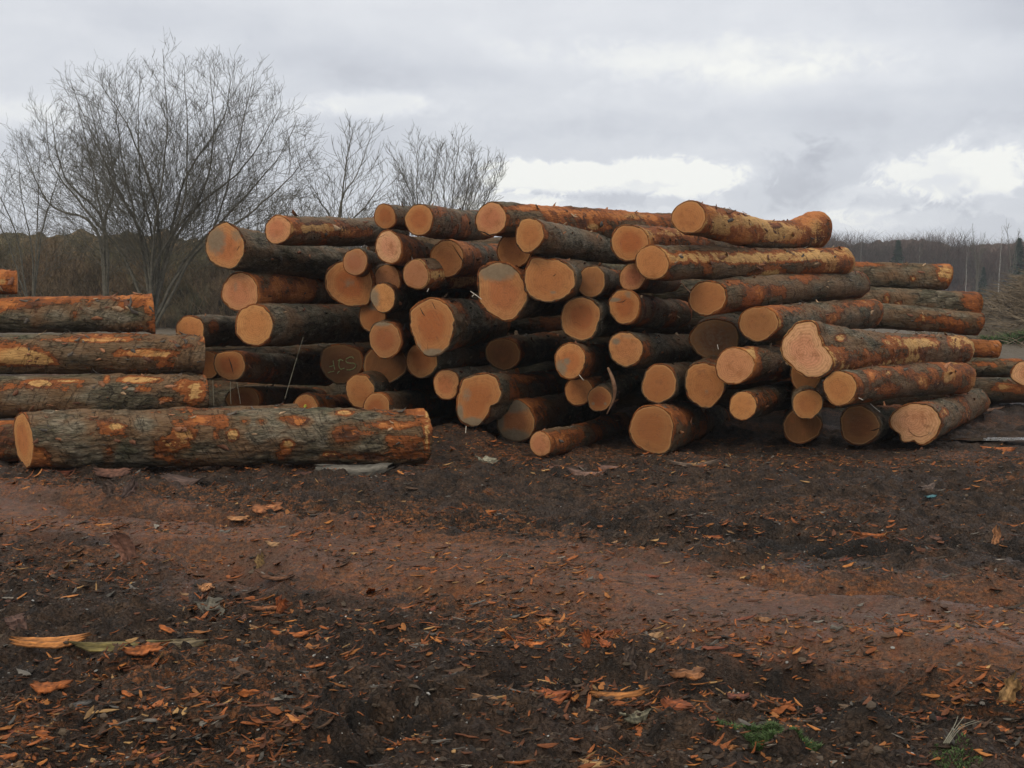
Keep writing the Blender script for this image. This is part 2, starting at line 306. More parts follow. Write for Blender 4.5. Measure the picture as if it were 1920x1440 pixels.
lit = T.m('MULTIPLY', T.step(T.m('ADD', ab, T.m('MULTIPLY', T.m('SUBTRACT', n2, .5), .5)), .55, .9), T.step(vr, .62, .7))
c = T.mix(T.m('MULTIPLY', lit, .75), c, shr)
c = T.mix(T.m('MULTIPLY', T.step(n5, .06, .0), T.m('SUBTRACT', .65, T.m('MULTIPLY', ar, .5))), c, (.012, .009, .006)); c = T.mix(T.m('MULTIPLY', T.step(n4, .58, .75), .35), c, (.19, .135, .085)); c = T.mix(T.m('MULTIPLY', ag, .85), c, (.012, .010, .008))
far = T.step(T.sep(co)[1], 22, 32)
c = T.mix(far, c, T.mix(n1, (.085, .068, .045), (.15, .12, .085)))
rgh = T.step(T.m('ADD', T.m('MULTIPLY', ar, .30), T.m('SUBTRACT', n1, .1)), .40, .75, .80, .30)
T.finish(c, rgh, [(n2, .7, .04), (n5, T.m('SUBTRACT', 1.0, T.m('MULTIPLY', ar, .8)), .018), (n3, 1.0, .02), (n4, .9, .006)], .26)
link('ground', mesh_np('ground', np.stack([xr, yr, H], 1), qd, GROUND, gcol), kind='structure', label='dark churned mud yard littered with orange bark and chips')
# ------------------------------------------------------------------ logs
def axis_frame(p0, p1):
    t = (p1 - p0) / np.linalg.norm(p1 - p0); s = np.cross(t, [0, 0, 1.]); s /= np.linalg.norm(s); return t, s, np.cross(s, t)
def catmull(pts, n):
    pts = [np.array(p) for p in pts]
    if len(pts) == 2: return np.array([pts[0] + (pts[1] - pts[0]) * t for t in np.linspace(0, 1, n)])
    out = []; m = len(pts) - 1
    for t in np.linspace(0, m, n):
        i = min(int(t), m - 1); f = t - i
        a = pts[max(i - 1, 0)]; b = pts[i]; c = pts[i + 1]; d = pts[min(i + 2, m)]
        out.append(.5 * ((2 * b) + (c - a) * f + (2 * a - 5 * b + 4 * c - d) * f * f + (3 * b - a - 3 * c + d) * f ** 3))
    return np.array(out)
FT = {'o': (.26, .08), 't': (.85, .05), 'w': (.9, 1.0), 'p': (.5, .8), 'd': (.0, .0), 'r': (.12, .05), 'y': (.65, .30)}  # the dark type holds dirt and painted-in shade of the heap
CRACKM = simple('dark_crack', (.03, .018, .010), (.055, .03, .018), 50)
PAINT = simple('marking_paint', (.15, .18, .07), (.26, .29, .13), 60)
YPAINT = simple('yellow_paint', (.62, .60, .06), (.70, .72, .12), 40)
PALE = simple('pale_splinter', (.42, .38, .30), (.62, .58, .50), 60)
NLOG = 0
def tube_arrays(poly, rad, sides=4):
    poly = np.asarray(poly, float); n = len(poly); rad = np.broadcast_to(rad, (n,))
    t = np.gradient(poly, axis=0); t /= (np.linalg.norm(t, axis=1)[:, None] + 1e-9)
    ref = np.array([0.31, .2, .93]); s = np.cross(t, ref); s /= (np.linalg.norm(s, axis=1)[:, None] + 1e-9); u = np.cross(s, t)
    ph = np.arange(sides) / sides * 2 * np.pi
    v = poly[:, None] + rad[:, None, None] * (np.cos(ph)[None, :, None] * s[:, None] + np.sin(ph)[None, :, None] * u[:, None])
    i = np.arange(n * sides).reshape(n, sides); j = np.roll(i, -1, 1)
    q = np.stack([i[:-1], j[:-1], j[1:], i[1:]], -1).reshape(-1, 4)
    return v.reshape(-1, 3), q
def join(parts):
    vs, qs, o = [], [], 0
    for v, q in parts: vs.append(v); qs.append(q + o); o += len(v)
    return np.concatenate(vs), np.concatenate(qs)
def flake_arrays(n, L, W, curl, rng, thick=.004, nx=6):
    """n bark flakes: curled ragged strips; returns verts (n, m, 3) and quads for one"""
    ny = 3; gx = np.linspace(-.5, .5, nx); gy = np.array([-.5, 0, .5])
    X, Y = np.meshgrid(gx, gy, indexing='ij'); X = X.ravel()[None].repeat(n, 0); Y = Y.ravel()[None].repeat(n, 0)
    ea = rng.uniform(.05, .75, (n, 1)); eb = rng.uniform(.05, .75, (n, 1)); ends = np.where(X < 0, 1 - (1 - ea) * np.abs(X * 2) ** 4, 1 - (1 - eb) * np.abs(X * 2) ** 4)
    Y = Y * ends * (1 + .75 * (rng.random(Y.shape) - .5)) + .25 * np.sin(X * 5 + ea * 9) * (ea - .4); X = X + .30 * (rng.random(X.shape) - .5) * (np.abs(X) > .4)
    Z = curl[:, None] * (X + .5) ** 2 * L[:, None] + .10 * (rng.random(X.shape) - .5) * W[:, None] - (Y ** 2) * W[:, None] * .5
    top = np.stack([X * L[:, None], Y * W[:, None], Z], -1)
    bot = top - np.array([0, 0, thick]); v = np.concatenate([top, bot], 1)
    i = np.arange(nx * ny).reshape(nx, ny); m = nx * ny
    q = [np.stack([i[:-1, :-1], i[1:, :-1], i[1:, 1:], i[:-1, 1:]], -1).reshape(-1, 4)]
    q.append(q[0][:, ::-1] + m)
    rim = np.concatenate([i[:, 0], i[-1, 1:], i[::-1, -1][1:], i[0, ::-1][1:-1]])
    r2 = np.roll(rim, -1); q.append(np.stack([rim, rim + m, r2 + m, r2], -1))
    return v, np.concatenate(q)
def log(cx, cy, a, b, Y, end=None, ft='o', peel=.3, label='', Y1=None, L=3.9, path=None, outline=None, r2=None, rpath=None,
        stain=(), patch=(), crack=(), hue=.3, segs=56, nrings=64, group=None, blend=.5, flakes=14, pale=0, tip='t', flat=False, dull=0, warp=1.0, away=0.0):
    global NLOG
    NLOG += 1; rng = np.random.default_rng(NLOG * 13 + 5)
    Y = Y + 2.0
    p0 = P(cx, cy, Y)
    if end is None: end = (cx + (1480 - cx) * .25, cy + (560 - cy) * .22)
    px = [(cx, cy)] + list(path or []) + ([end] if not path else [])
    ex, ey = px[-1]
    if Y1 is None:
        lo, hi = Y + .05, Y + L + 1
        if np.linalg.norm(P(ex, ey, lo) - p0) > L: Y1 = lo
        else:
            for _ in range(40):
                mid = (lo + hi) / 2
                if np.linalg.norm(P(ex, ey, mid) - p0) < L: lo = mid
                else: hi = mid
            Y1 = lo
    else: Y1 = Y1 + 2.0
    cum = [0.0]
    for i in range(1, len(px)): cum.append(cum[-1] + math.hypot(px[i][0] - px[i - 1][0], px[i][1] - px[i - 1][1]))
    ctrl = [P(px[i][0], px[i][1], Y + (Y1 - Y) * cum[i] / max(cum[-1], 1e-6)) for i in range(len(px))]
    C = catmull(ctrl, nrings)
    # uneven axis
    Lr = np.linalg.norm(C[-1] - C[0]); tpar = np.linspace(0, 1, nrings)
    R0 = b * Y / F; R1 = (r2 * Y1 / F) if r2 else R0 * rng.uniform(.84, .92)
    if rpath: rr = np.interp(tpar, np.array(cum) / cum[-1], [r * (Y + (Y1 - Y) * c / cum[-1]) / F for r, c in zip(rpath, cum)])
    else: rr = R0 + (R1 - R0) * tpar
    t0, s0, u0 = axis_frame(C[0], C[-1])
    if not path:
        ph1, ph2 = rng.uniform(0, 6.28, 2); bowv = .025 * warp * np.sin(tpar * np.pi) 
        C = C + bowv[:, None] * (math.cos(ph1) * s0 + math.sin(ph1) * u0)
    tan = np.gradient(C, axis=0); tan /= np.linalg.norm(tan, axis=1)[:, None]
    sd_ = np.cross(tan, [0, 0, 1.]); sd_ /= np.linalg.norm(sd_, axis=1)[:, None]; up = np.cross(sd_, tan)
    V = CAM - p0; V[2] = 0; V /= np.linalg.norm(V); mT = -tan[0].copy(); mT[2] = 0; mT /= np.linalg.norm(mT)
    phi = math.acos(max(-1, min(1, float(V @ mT)))); sg = 1 if np.cross(V, mT)[2] > 0 else -1
    asp = 1.0 if outline else a / b
    if flat: n0 = -tan[0] + rng.normal(0, .05, 3) + np.array([0, away, 0]); kx = 1.0
    else:
        lo, hi = 0.0, min(phi, 1.5)
        for _ in range(30):
            th = (lo + hi) / 2
            if math.cos(th) / max(.05, math.cos(phi - th)) > asp: lo = th
            else: hi = th
        if phi - th > 1.0: th = max(th, phi - 1.0)
        kx = asp / (math.cos(th) / max(.1, math.cos(phi - th))); kx = min(max(kx, .8), 1.25)
        c_, s_ = math.cos(th * sg), math.sin(th * sg); n0 = np.array([V[0] * c_ - V[1] * s_, V[0] * s_ + V[1] * c_, rng.uniform(-.06, .10)])
    n0 /= np.linalg.norm(n0)
    n1 = tan[-1] + rng.normal(0, .10, 3) + np.array([0, away, 0]); n1 /= np.linalg.norm(n1)
    PH = np.arange(segs) / segs * 2 * np.pi
    prof = 1 + .03 * np.sin(2 * PH + rng.uniform(0, 6)) + .022 * np.sin(3 * PH + rng.uniform(0, 6)) + .012 * np.sin(5 * PH + rng.uniform(0, 6))
    rnd_prof = prof.copy()
    if outline:
        o = np.array(outline, float); ox = o[:, 0] - cx; oy = cy - o[:, 1]; an = np.arctan2(oy, ox); rad = np.hypot(ox, oy) / b; k = np.argsort(an)
        an = an[k]; rad = rad[k]; an3 = np.concatenate([an - 2 * np.pi, an, an + 2 * np.pi]); rad3 = np.tile(rad, 3)
        prof = np.interp((PH + np.pi) % (2 * np.pi) - np.pi, an3, rad3); 
        for _ in range(1): prof = (np.roll(prof, 1) + prof * 3 + np.roll(prof, -1)) / 5
    wgt = np.clip(1 - tpar / blend, 0, 1) ** 1.5 if outline else np.ones(nrings)
    PR = prof[None] * wgt[:, None] + rnd_prof[None] * (1 - wgt)[:, None]
    cs = np.cos(PH)[None, :, None] * kx; sn = np.sin(PH)[None, :, None]
    spin = rng.uniform(0, 20, 3)
    # radial noise
    q = np.stack([np.broadcast_to(tpar[:, None] * Lr, (nrings, segs)), np.cos(PH)[None] * R0 + 0 * tpar[:, None], np.sin(PH)[None] * R0 + 0 * tpar[:, None]], -1)
    rimf = np.clip(tpar[:, None] * Lr / .12, .55, 1)
    nz = .030 * vn3(q * [2.2, 5, 5] + spin) + .020 * (np.abs(vn3(q * [9, 22, 22] + spin + 14)) - .12) * rimf + (.016 * vn3(q * [7, 16, 16] + spin + 3) + .014 * vn3(q * [20, 38, 38] + spin + 9)) * rimf
    for _ in range(3):                                         # knots / swellings
        kt = rng.uniform(.15, .95); ka = rng.uniform(0, 6.28)
        nz = nz + .018 * np.exp(-((tpar[:, None] - kt) * Lr / .13) ** 2 - (np.angle(np.exp(1j * (PH[None] - ka))) / .35) ** 2)
    RAD = rr[:, None] * PR + nz * np.clip(R0 / .22, .6, 1.2)
    pts = C[:, None] + RAD[..., None] * (cs * sd_[:, None] + sn * up[:, None])
    # oblique cuts
    dl = tpar * Lr; f0 = np.clip(1 - dl / .55, 0, 1) ** 1.3; f1 = np.clip(1 - (Lr - dl) / .3, 0, 1)
    s_a = -((pts - p0) @ n0) / (tan[0] @ n0); s_a = s_a + (dl[:, None] * 1.0)      # bring ring onto plane: offset relative to centre
    base_off = -(((pts - C[:, None]) @ n0) / (tan[0] @ n0)); pts = pts + (base_off * f0[:, None])[..., None] * tan[0]
    end_off = -(((pts - C[:, None]) @ n1) / (tan[-1] @ n1)); pts = pts + (np.clip(end_off, -.25, .25) * f1[:, None])[..., None] * tan[-1]
    # peel field
    fld = .26 + .42 * peel + .55 * vn3(q * [1.3, 4, 4] + spin + 20) + .30 * vn3(q * [3.5, 9, 9] + spin + 31) + .10 * peel * np.sin(PH[None] * 2 + dl[:, None] * 9 + spin[0])
    fld = fld + .22 * np.exp(-dl / .06)[:, None] + .25 * np.exp(-(Lr - dl) / .10)[:, None]
    hu = np.full_like(fld, hue) + .5 * vn3(q * [2, 3, 3] + spin + 50); dk = np.full_like(fld, dull * .5)  # dull also puts shade into the bark tone
    vis = ((pts - C[:, None]) @ V) > -.2 * R0
    ax_, ay_ = PROJ(pts.reshape(-1, 3)); ax_ = ax_.reshape(fld.shape); ay_ = ay_.reshape(fld.shape)
    for (ppx, ppy, rx, ry, val, h_) in patch:
        g = np.exp(-np.maximum(0, ((ax_ - ppx) / rx) ** 2 + ((ay_ - ppy) / ry) ** 2) ** 1.5) * vis
        fld = fld * (1 - g) + val * g; hu = hu * (1 - g) + h_ * g
    # local frame
    root = bpy.data.objects.new('log', None); COL.objects.link(root); root.empty_display_size = .2
    basep = p0 * 1.0; basep[2] -= R0
    M = np.stack([t0, s0 * -1 if False else np.cross(u0, t0), u0], 1)
    root.matrix_world = Matrix([[*M[0], basep[0]], [*M[1], basep[1]], [*M[2], basep[2]], [0, 0, 0, 1]])
    tl = lambda v: (v - basep) @ M
    root['label'] = label; root['category'] = 'log'; root['group'] = group or 'felled logs stacked in the big heap'
    # bark mesh with end annuli
    i = np.arange(nrings * segs).reshape(nrings, segs); j = np.roll(i, -1, 1)
    quads = [np.stack([i[:-1], i[1:], j[1:], j[:-1]], -1).reshape(-1, 4)]
    vv = [pts.reshape(-1, 3)]; cc = [np.stack([fld, hu, dk], -1).reshape(-1, 3)]; nb = nrings * segs
    rims = []
    for e_, (ringi, nn, cen) in enumerate(((0, n0, C[0]), (nrings - 1, n1, C[-1]))):
        jag = (.928 + .07 * vn3(np.stack([np.cos(PH) * 5, np.sin(PH) * 5, 0 * PH], -1) + spin) )[:, None]
        inner = cen + (pts[ringi] - cen) * jag - nn * .003
        inner = inner - (((inner - cen) @ nn)[:, None] + .003) * nn if False else inner
        ii = nb + np.arange(segs); jj = np.roll(ii, -1); oi = i[ringi]; oj = j[ringi]
        quads.append(np.stack([oi, oj, jj, ii], -1) if ringi == 0 else np.stack([oi, ii, jj, oj], -1))
        vv.append(inner); cc.append(np.tile([[.44, .2, .15]], (segs, 1))); nb += segs; rims.append((inner, cen, nn))
    bark_v, bark_q, bark_c = np.concatenate(vv), quads, np.concatenate(cc)
    # cut ends
    wm, pk = FT[ft]; info = None
    for e_, (inner, cen, nn) in enumerate(rims):
        K = 14; fr = np.linspace(0, 1, K)[1:] ** .8
        dsk = cen + (inner - cen)[None] * 1.002 * fr[:, None, None] + nn * .004 * (1 - fr[:, None, None] ** 8)
        nzf = .006 * vn3(dsk * 7 + spin) + .003 * vn3(dsk * 25); dsk = dsk + (nzf * (1 - fr[:, None] ** 6))[..., None] * nn
        vv = np.concatenate([cen[None] + nn * .004, dsk.reshape(-1, 3)])
        k = 1 + np.arange(len(fr) * segs).reshape(len(fr), segs); kj = np.roll(k, -1, 1)
        qf = np.stack([k[:-1], k[1:], kj[1:], kj[:-1]], -1).reshape(-1, 4); tf = np.stack([np.zeros(segs, int), k[0], kj[0]], -1)
        if e_ == 1: qf = qf[:, ::-1]; tf = tf[:, ::-1]
        pith = rng.uniform(-.18, .18, 2); fuv = np.stack([np.cos(PH), np.sin(PH)], -1)[None] * fr[:, None, None]
        fuv = fuv - pith * (1 - fr[:, None, None]); uv = np.concatenate([-pith[None], fuv.reshape(-1, 2)])
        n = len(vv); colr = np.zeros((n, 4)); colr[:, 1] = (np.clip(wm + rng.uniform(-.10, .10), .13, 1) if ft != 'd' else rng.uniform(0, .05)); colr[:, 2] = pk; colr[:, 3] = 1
        if e_ == 0:
            fx, fy = PROJ(vv)
            for (ppx, ppy, rx, ry, val) in stain:
                g = np.exp(-(((fx - ppx) / rx) ** 2 + ((fy - ppy) / ry) ** 2) ** 1.5)
                if val < 0: colr[:, 3] *= (1 + val * g)
                else: colr[:, 0] = np.maximum(colr[:, 0], val * g)
            colr[:, 3] *= (1 - dull)  # dull paints the shade deep in the heap onto the cut end
        me = mesh_np('cut_end', tl(vv), [qf, tf], FACE, colr, uv, smooth=True); link('cut_end', me, root)
    def on_face(qx, qy, off=.008):
        d = P(qx, qy, 10.0) - CAM; t = ((C[0] - CAM) @ n0) / (d @ n0); return CAM + d * t + n0 * off
    cr = []
    for st_ in crack:
        pl = [on_face(*p_, .001) for p_ in st_[0]]; w_ = st_[1] * Y / F; rad = np.full(len(pl), w_); rad[0] *= .25; rad[-1] *= .3
        cr.append(tube_arrays(pl, rad, 4))
    if cr: v_, q_ = join(cr); link('crack', mesh_np('crack', tl(v_), q_, CRACKM), root)
    # loose bark flakes
    if flakes:
        nf = int(flakes * 1.6 * (1 + peel)); fl = rng.integers(2, nrings - 2, nf * 4); sg_ = rng.integers(0, segs, nf * 4)
        okk = np.sin(PH[sg_]) > -.35; fl, sg_ = fl[okk][:nf], sg_[okk][:nf]; nf = len(fl)
        Lf = rng.uniform(.02, .09, nf) * rng.uniform(.6, 1.3, nf); Wf = Lf * rng.uniform(.2, .55, nf)
        fv, fq = flake_arrays(nf, Lf, Wf, rng.uniform(.05, .55, nf), rng)
        out = []; cols = []
        for n_ in range(nf):
            pt = pts[fl[n_], sg_[n_]]; nr_ = pt - C[fl[n_]]; nr_ /= np.linalg.norm(nr_)
            tx = tan[fl[n_]] * rng.choice([-1, 1]) * 1.0 + rng.normal(0, .45, 3); tx -= (tx @ nr_) * nr_; tx /= np.linalg.norm(tx); ty = np.cross(nr_, tx)
            out.append(pt + nr_ * .004 + fv[n_][:, :1] * tx + fv[n_][:, 1:2] * ty + fv[n_][:, 2:3] * nr_)
            cbase = [(.12, .10, .08), (.20, .085, .045), (.36, .16, .075), (.46, .30, .17)][rng.choice(4, p=[.3, .35, .22, .13])]
            cols.append(np.tile(np.array([cbase]) * rng.uniform(.7, 1.2), (fv.shape[1], 1)))
        m_ = fv.shape[1]; Q = (fq[None] + (np.arange(nf) * m_)[:, None, None]).reshape(-1, 4)
        nq = sum(len(k_) for k_ in bark_q); nv = len(bark_v)
        bark_q = bark_q + [Q + nv]; bark_v = np.concatenate([bark_v] + out); bark_c = np.concatenate([bark_c] + cols)
        me = mesh_np('bark', tl(bark_v), bark_q, BARK, bark_c); me.materials.append(LITTER)
        mi = np.zeros(len(me.polygons), dtype=np.int32); mi[nq:] = 1; me.polygons.foreach_set('material_index', mi)
    else: me = mesh_np('bark', tl(bark_v), bark_q, BARK, bark_c)
    link('bark', me, root)
    return dict(root=root, tl=tl, on_face=on_face, Y=Y, n0=n0, C=C, pts=pts)
def strokes(lg, lines, wpx, material, name):
    v_, q_ = join([tube_arrays([lg['on_face'](*p_) for p_ in ln], wpx * lg['Y'] / F, 5) for ln in lines])
    link(name, mesh_np(name, lg['tl'](v_), q_, material), lg['root'])
def strip(lg, pts3, wpx, material, name):                       # hanging bark ribbon, given as (px,py,Y)
    pl = np.array([P(a_, b_, c_ + 2.0) for a_, b_, c_ in pts3]); v_, q_ = tube_arrays(catmull(list(pl), 14), np.interp(np.linspace(0, 1, 14), [0, .4, 1], [wpx * .5, wpx, wpx * .2]) * lg['Y'] / F, 6)
    link(name, mesh_np(name, lg['tl'](v_), q_, material), lg['root'])
BROWNB = simple('stripped_bark', (.11, .055, .03), (.22, .125, .07), 30)

log(422, 462, 37, 42, 10.9, (690, 505), 'y', .15, 'large log at the far left of the heap with a grey stained cut end', stain=[(405, 450, 22, 32, .85), (445, 440, 16, 18, .6)], crack=[([(444, 470), (449, 461)], 1.6)], dull=.0)
log(520, 431, 25, 27, 10.75, (742, 433), 'p', .42, 'tan log lying level on top of the leftmost big log', hue=.45, patch=[(600, 428, 60, 10, .72, .5), (660, 438, 40, 8, .7, .4), (540, 412, 20, 6, .6, .2)], stain=[(515, 445, 22, 12, .35)], r2=26)
log(450, 548, 34, 38, 11.0, (665, 545), 'p', .5, 'pink ended log at the left edge above the pale round one', patch=[(520, 535, 14, 28, .75, .2), (575, 530, 12, 22, .66, .2)], stain=[(442, 538, 6, 16, .5)])
log(655, 532, 42, 42, 11.25, None, 'r', .3, 'big deep orange log with angular cut end and dark centre', outline=[(613, 507), (640, 492), (668, 488), (692, 505), (699, 545), (690, 572), (668, 576), (640, 570), (617, 553)], stain=[(655, 530, 14, 12, .55)])
log(666, 491, 23, 26, 10.9, (760, 497), 'p', .5, 'small log partly covering the angular deep orange end', stain=[(660, 480, 16, 14, .35)])
log(722, 406, 20, 25, 10.95, (850, 420), 'o', .2, 'smaller of two yellow orange ends side by side on the top row', stain=[(722, 418, 6, 5, .4)])
log(786, 412, 27, 31, 10.75, (910, 422), 'o', .3, 'larger of two yellow orange ends side by side on the top row', r2=27, patch=[(873, 415, 13, 18, .58, .0), (822, 398, 16, 14, .56, .3)])
log(729, 464, 26, 32, 10.9, (850, 492), 'w', .55, 'pale pink ended log under the two yellow orange top ends', crack=[([(709, 446), (722, 440)], 1.2)])
log(838, 485, 33, 35, 11.3, (950, 478), 'r', .6, 'reddish log with torn bark, cut end half hidden by pale stripped log', r2=22, crack=[([(848, 458), (862, 480), (872, 496)], 1.2)])
log(921, 411, 30, 31, 11.2, (1300, 431), 'p', .55, 'long top row log with rosy end and orange streaked bark', r2=27, hue=.1, L=4.2, patch=[(1000, 390, 60, 6, .75, .05), (1090, 398, 50, 7, .7, .2), (1180, 405, 60, 8, .7, .45), (1120, 425, 30, 8, .7, .6)], crack=[([(899, 433), (909, 436), (918, 441), (930, 438)], 1.4)])
log(993, 441, 28, 31, 10.75, (1190, 470), 't', .2, 'dark barked log with tan end below the long top row log', r2=26, L=3.7)
log(963, 470, 32, 35, 11.5, None, 'o', .2, 'orange end peeping out behind the tan ended dark barked log')
log(1291, 407, 31, 31, 10.85, None, 'r', .72, 'bent log with swollen far end on the very top of the heap', path=[(1350, 420), (1420, 437), (1480, 440), (1527, 431)], rpath=[31, 32, 27, 27, 35], L=3.6, hue=.55, flakes=26, patch=[(1390, 415, 60, 10, .75, .6), (1480, 435, 30, 16, .70, .6), (1330, 400, 20, 14, .66, .4), (1300, 445, 60, 8, .3, .2), (1440, 462, 60, 7, .25, .2)], crack=[([(1297, 413), (1302, 420)], 1.4)], blend=.4)
log(1181, 455, 36, 34, 11.0, (1400, 474), 'r', .45, 'brown orange end touching a brighter orange end on its lower right', r2=25, hue=.3, patch=[(1260, 435, 40, 10, .62, .7)])
log(1223, 492, 32, 33, 10.6, (1580, 489), 'o', .55, 'long log under the bent one, bright orange end, tan streaks', r2=25, L=4.2, hue=.6, flakes=26, patch=[(1400, 484, 90, 11, .76, .75), (1500, 480, 55, 12, .74, .85), (1320, 478, 40, 10, .66, .8), (1280, 505, 40, 12, .35, .3), (1330, 465, 60, 5, .35, .2)])
log(1186, 520, 25, 26, 11.35, None, 'p', .2, 'pinkish end half hidden under the bright orange ended long log')
log(1109, 527, 27, 30, 11.2, (1200, 528), 'd', .2, 'dull brown end, dirt and shade in its colour, between lobed end and long log', stain=[(1109, 527, 40, 40, .30)])
log(1034, 525, 48, 43, 10.85, None, 'o', .2, 'broad tan orange end with a paler slanted wedge and a dark slit', outline=[(983, 535), (985, 505), (997, 483), (1025, 488), (1058, 491), (1076, 505), (1081, 530), (1068, 553), (1040, 567), (1010, 564), (992, 555), (985, 545)], crack=[([(1034, 520), (1040, 516), (1045, 512)], 1.6)], stain=[(1037, 548, 8, 4, .7)], blend=.4, segs=72)
log(943, 548, 46, 50, 11.0, None, 'y', .2, 'big polygon shaped end with dark stained top beside the broad tan orange one', outline=[(899, 505), (915, 495), (945, 489), (966, 500), (982, 522), (992, 560), (978, 588), (961, 602), (935, 596), (912, 588), (899, 572), (896, 545)], stain=[(930, 510, 40, 20, .9), (950, 505, 26, 16, .9)], blend=.4, segs=72)
log(1088, 597, 38, 41, 11.1, None, 'o', .2, 'flat sided orange end below the broad tan orange one', outline=[(1080, 557), (1105, 560), (1124, 578), (1121, 607), (1112, 632), (1090, 639), (1064, 628), (1051, 600), (1058, 570)])
log(1171, 576, 31, 32, 11.15, (1275, 588), 'o', .3, 'orange end with notched grey upper left rim', r2=24, stain=[(1152, 562, 14, 5, .9), (1178, 552, 8, 10, .6)], crack=[([(1155, 567), (1168, 566), (1176, 560)], 1.2)])
log(1327, 558, 35, 34, 11.0, (1605, 534), 'r', .35, 'brown orange ended log with blue grey ringed bark running far right', r2=25, L=4.0, hue=.2, patch=[(1420, 555, 7, 16, .68, .3), (1372, 530, 20, 8, .6, .8), (1500, 520, 50, 7, .56, .1)])
log(1422, 606, 36, 35, 11.1, (1630, 587), 'd', .35, 'dark brown ended log with tan chip at its rim', r2=27, L=3.8, patch=[(1462, 606, 8, 12, .7, .9), (1560, 595, 14, 8, .68, .4), (1625, 570, 16, 5, .6, 1)])
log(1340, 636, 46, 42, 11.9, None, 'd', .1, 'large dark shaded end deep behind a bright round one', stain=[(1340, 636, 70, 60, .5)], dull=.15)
log(1377, 687, 35, 36, 10.7, (1580, 665), 'p', .55, 'smooth round pinkish end overlapping an orange one at its lower left', r2=27, L=3.7, hue=.6, patch=[(1410, 660, 8, 16, .68, .9)])
log(1513, 656, 45, 47, 10.4, (1800, 655), 'w', .45, 'huge three lobed pale end standing out from the right of the heap', r2=28, L=4.2, hue=.75, segs=80, nrings=80, outline=[(1515, 600), (1528, 607), (1532, 628), (1542, 647), (1559, 663), (1565, 678), (1557, 697), (1538, 709), (1515, 707), (1501, 699), (1488, 690), (1472, 678), (1464, 655), (1472, 632), (1484, 617), (1499, 603)], blend=.45, patch=[(1720, 642, 50, 12, .74, .95), (1575, 634, 14, 8, .7, 1.0), (1790, 640, 14, 16, .68, .8), (1570, 660, 20, 14, .56, .8)])
log(1575, 728, 33, 32, 10.3, (1803, 708), 't', .45, 'round yellow tan end right under the huge three lobed one', r2=29, L=3.7, hue=.4, patch=[(1635, 705, 8, 10, .72, .2), (1665, 700, 8, 7, .68, .6), (1730, 715, 12, 16, .7, .5), (1780, 705, 14, 16, .72, .6), (1660, 730, 30, 10, .58, .1)])
log(1512, 702, 30, 33, 11.2, None, 'd', .2, 'dark brown end shaded below the three lobed one', dull=.1)
log(1514, 757, 29, 28, 10.6, None, 't', .15, 'small round end with orange heart and pale rim beside the yellow tan one')
log(1393, 761, 26, 28, 10.6, (1525, 728), 't', .25, 'small pale yellow end at the foot of the gap below the pinkish one', r2=23, L=3.4)
log(1321, 721, 39, 43, 10.95, None, 'o', .1, 'oval orange end with small knot left of the pinkish round one', stain=[(1325, 734, 5, 5, .6)])
log(1237, 720, 34, 37, 10.9, (1330, 712), 'r', .1, 'plain brown orange round end directly above the glowing ground log', dull=.0)
log(1221, 806, 42, 46, 10.3, (1335, 790), 'o', .25, 'thick ground log with glowing orange end at the middle of the foot', r2=33, outline=[(1200, 764), (1222, 759), (1246, 768), (1262, 790), (1262, 822), (1252, 848), (1220, 852), (1200, 843), (1183, 820), (1181, 795), (1186, 778)], patch=[(1290, 778, 14, 14, .6, .1)])
l33 = log(1069, 676, 30, 34, 10.75, (1160, 675), 'o', .45, 'orange end with grey blotches and bark ribbon hanging at its right', r2=31, stain=[(1052, 690, 14, 18, .8), (1063, 677, 8, 8, .8)], patch=[(1105, 670, 20, 16, .56, .3)])
strip(l33, [(1140, 690, 10.7), (1150, 715, 10.6), (1152, 745, 10.6), (1138, 776, 10.65)], 4.5, BROWNB, 'bark_strip')
log(1085, 733, 26, 28, 11.25, None, 'r', .2, 'orange end tucked under the blotched one, left of a smaller end')
log(1124, 748, 23, 26, 11.05, None, 'r', .2, 'small brown end with two knots beside the hanging bark ribbon', stain=[(1112, 757, 4, 4, .8), (1135, 757, 4, 4, .7)])
log(1173, 654, 34, 34, 11.0, (1295, 655), 'y', .3, 'tan end with grey upper rim just under the notched one', r2=29, stain=[(1155, 640, 10, 8, .8), (1178, 630, 20, 6, .5)], patch=[(1212, 652, 10, 18, .56, .1)])
log(943, 664, 34, 31, 12.2, None, 'd', .1, 'lone dark reddish end deep in the black gap', dull=.1)
log(967, 790, 38, 40, 11.35, (1130, 766), 'y', .15, 'ground log with grey end and a tan wedge', r2=27, stain=[(960, 758, 45, 18, 1), (960, 822, 40, 20, 1), (935, 790, 12, 30, .9)])
log(1013, 832, 20, 25, 10.1, (1165, 795), 'p', .5, 'lowest short log lying aslant on the mud with torn bark', r2=23, L=3.0, stain=[(1013, 840, 14, 20, .25)], patch=[(1055, 822, 18, 14, .66, .1), (1085, 818, 12, 12, .6, .1), (1055, 800, 30, 5, .3, .2)])
log(810, 612, 44, 50, 10.75, (925, 602), 'o', .25, 'tall pear shaped orange end in the middle left of the heap', r2=36, segs=72, outline=[(784, 562), (809, 556), (834, 566), (849, 588), (853, 613), (846, 640), (822, 664), (803, 668), (788, 655), (779, 632), (770, 605), (768, 582)], stain=[(812, 662, 26, 10, .95), (785, 650, 8, 14, .6)], crack=[([(810, 566), (816, 578), (820, 582)], 1.0), ([(787, 576), (793, 588), (797, 592)], 1.0), ([(802, 635), (802, 655)], 1.1)])
log(722, 636, 30, 36, 10.8, (800, 625), 'y', .15, 'oval pinkish end with grey cap left of the pear shaped one', stain=[(715, 603, 26, 10, .95)])
log(790, 676, 31, 32, 11.2, None, 't', .1, 'tan round end tucked under the tip of the pear shaped one')
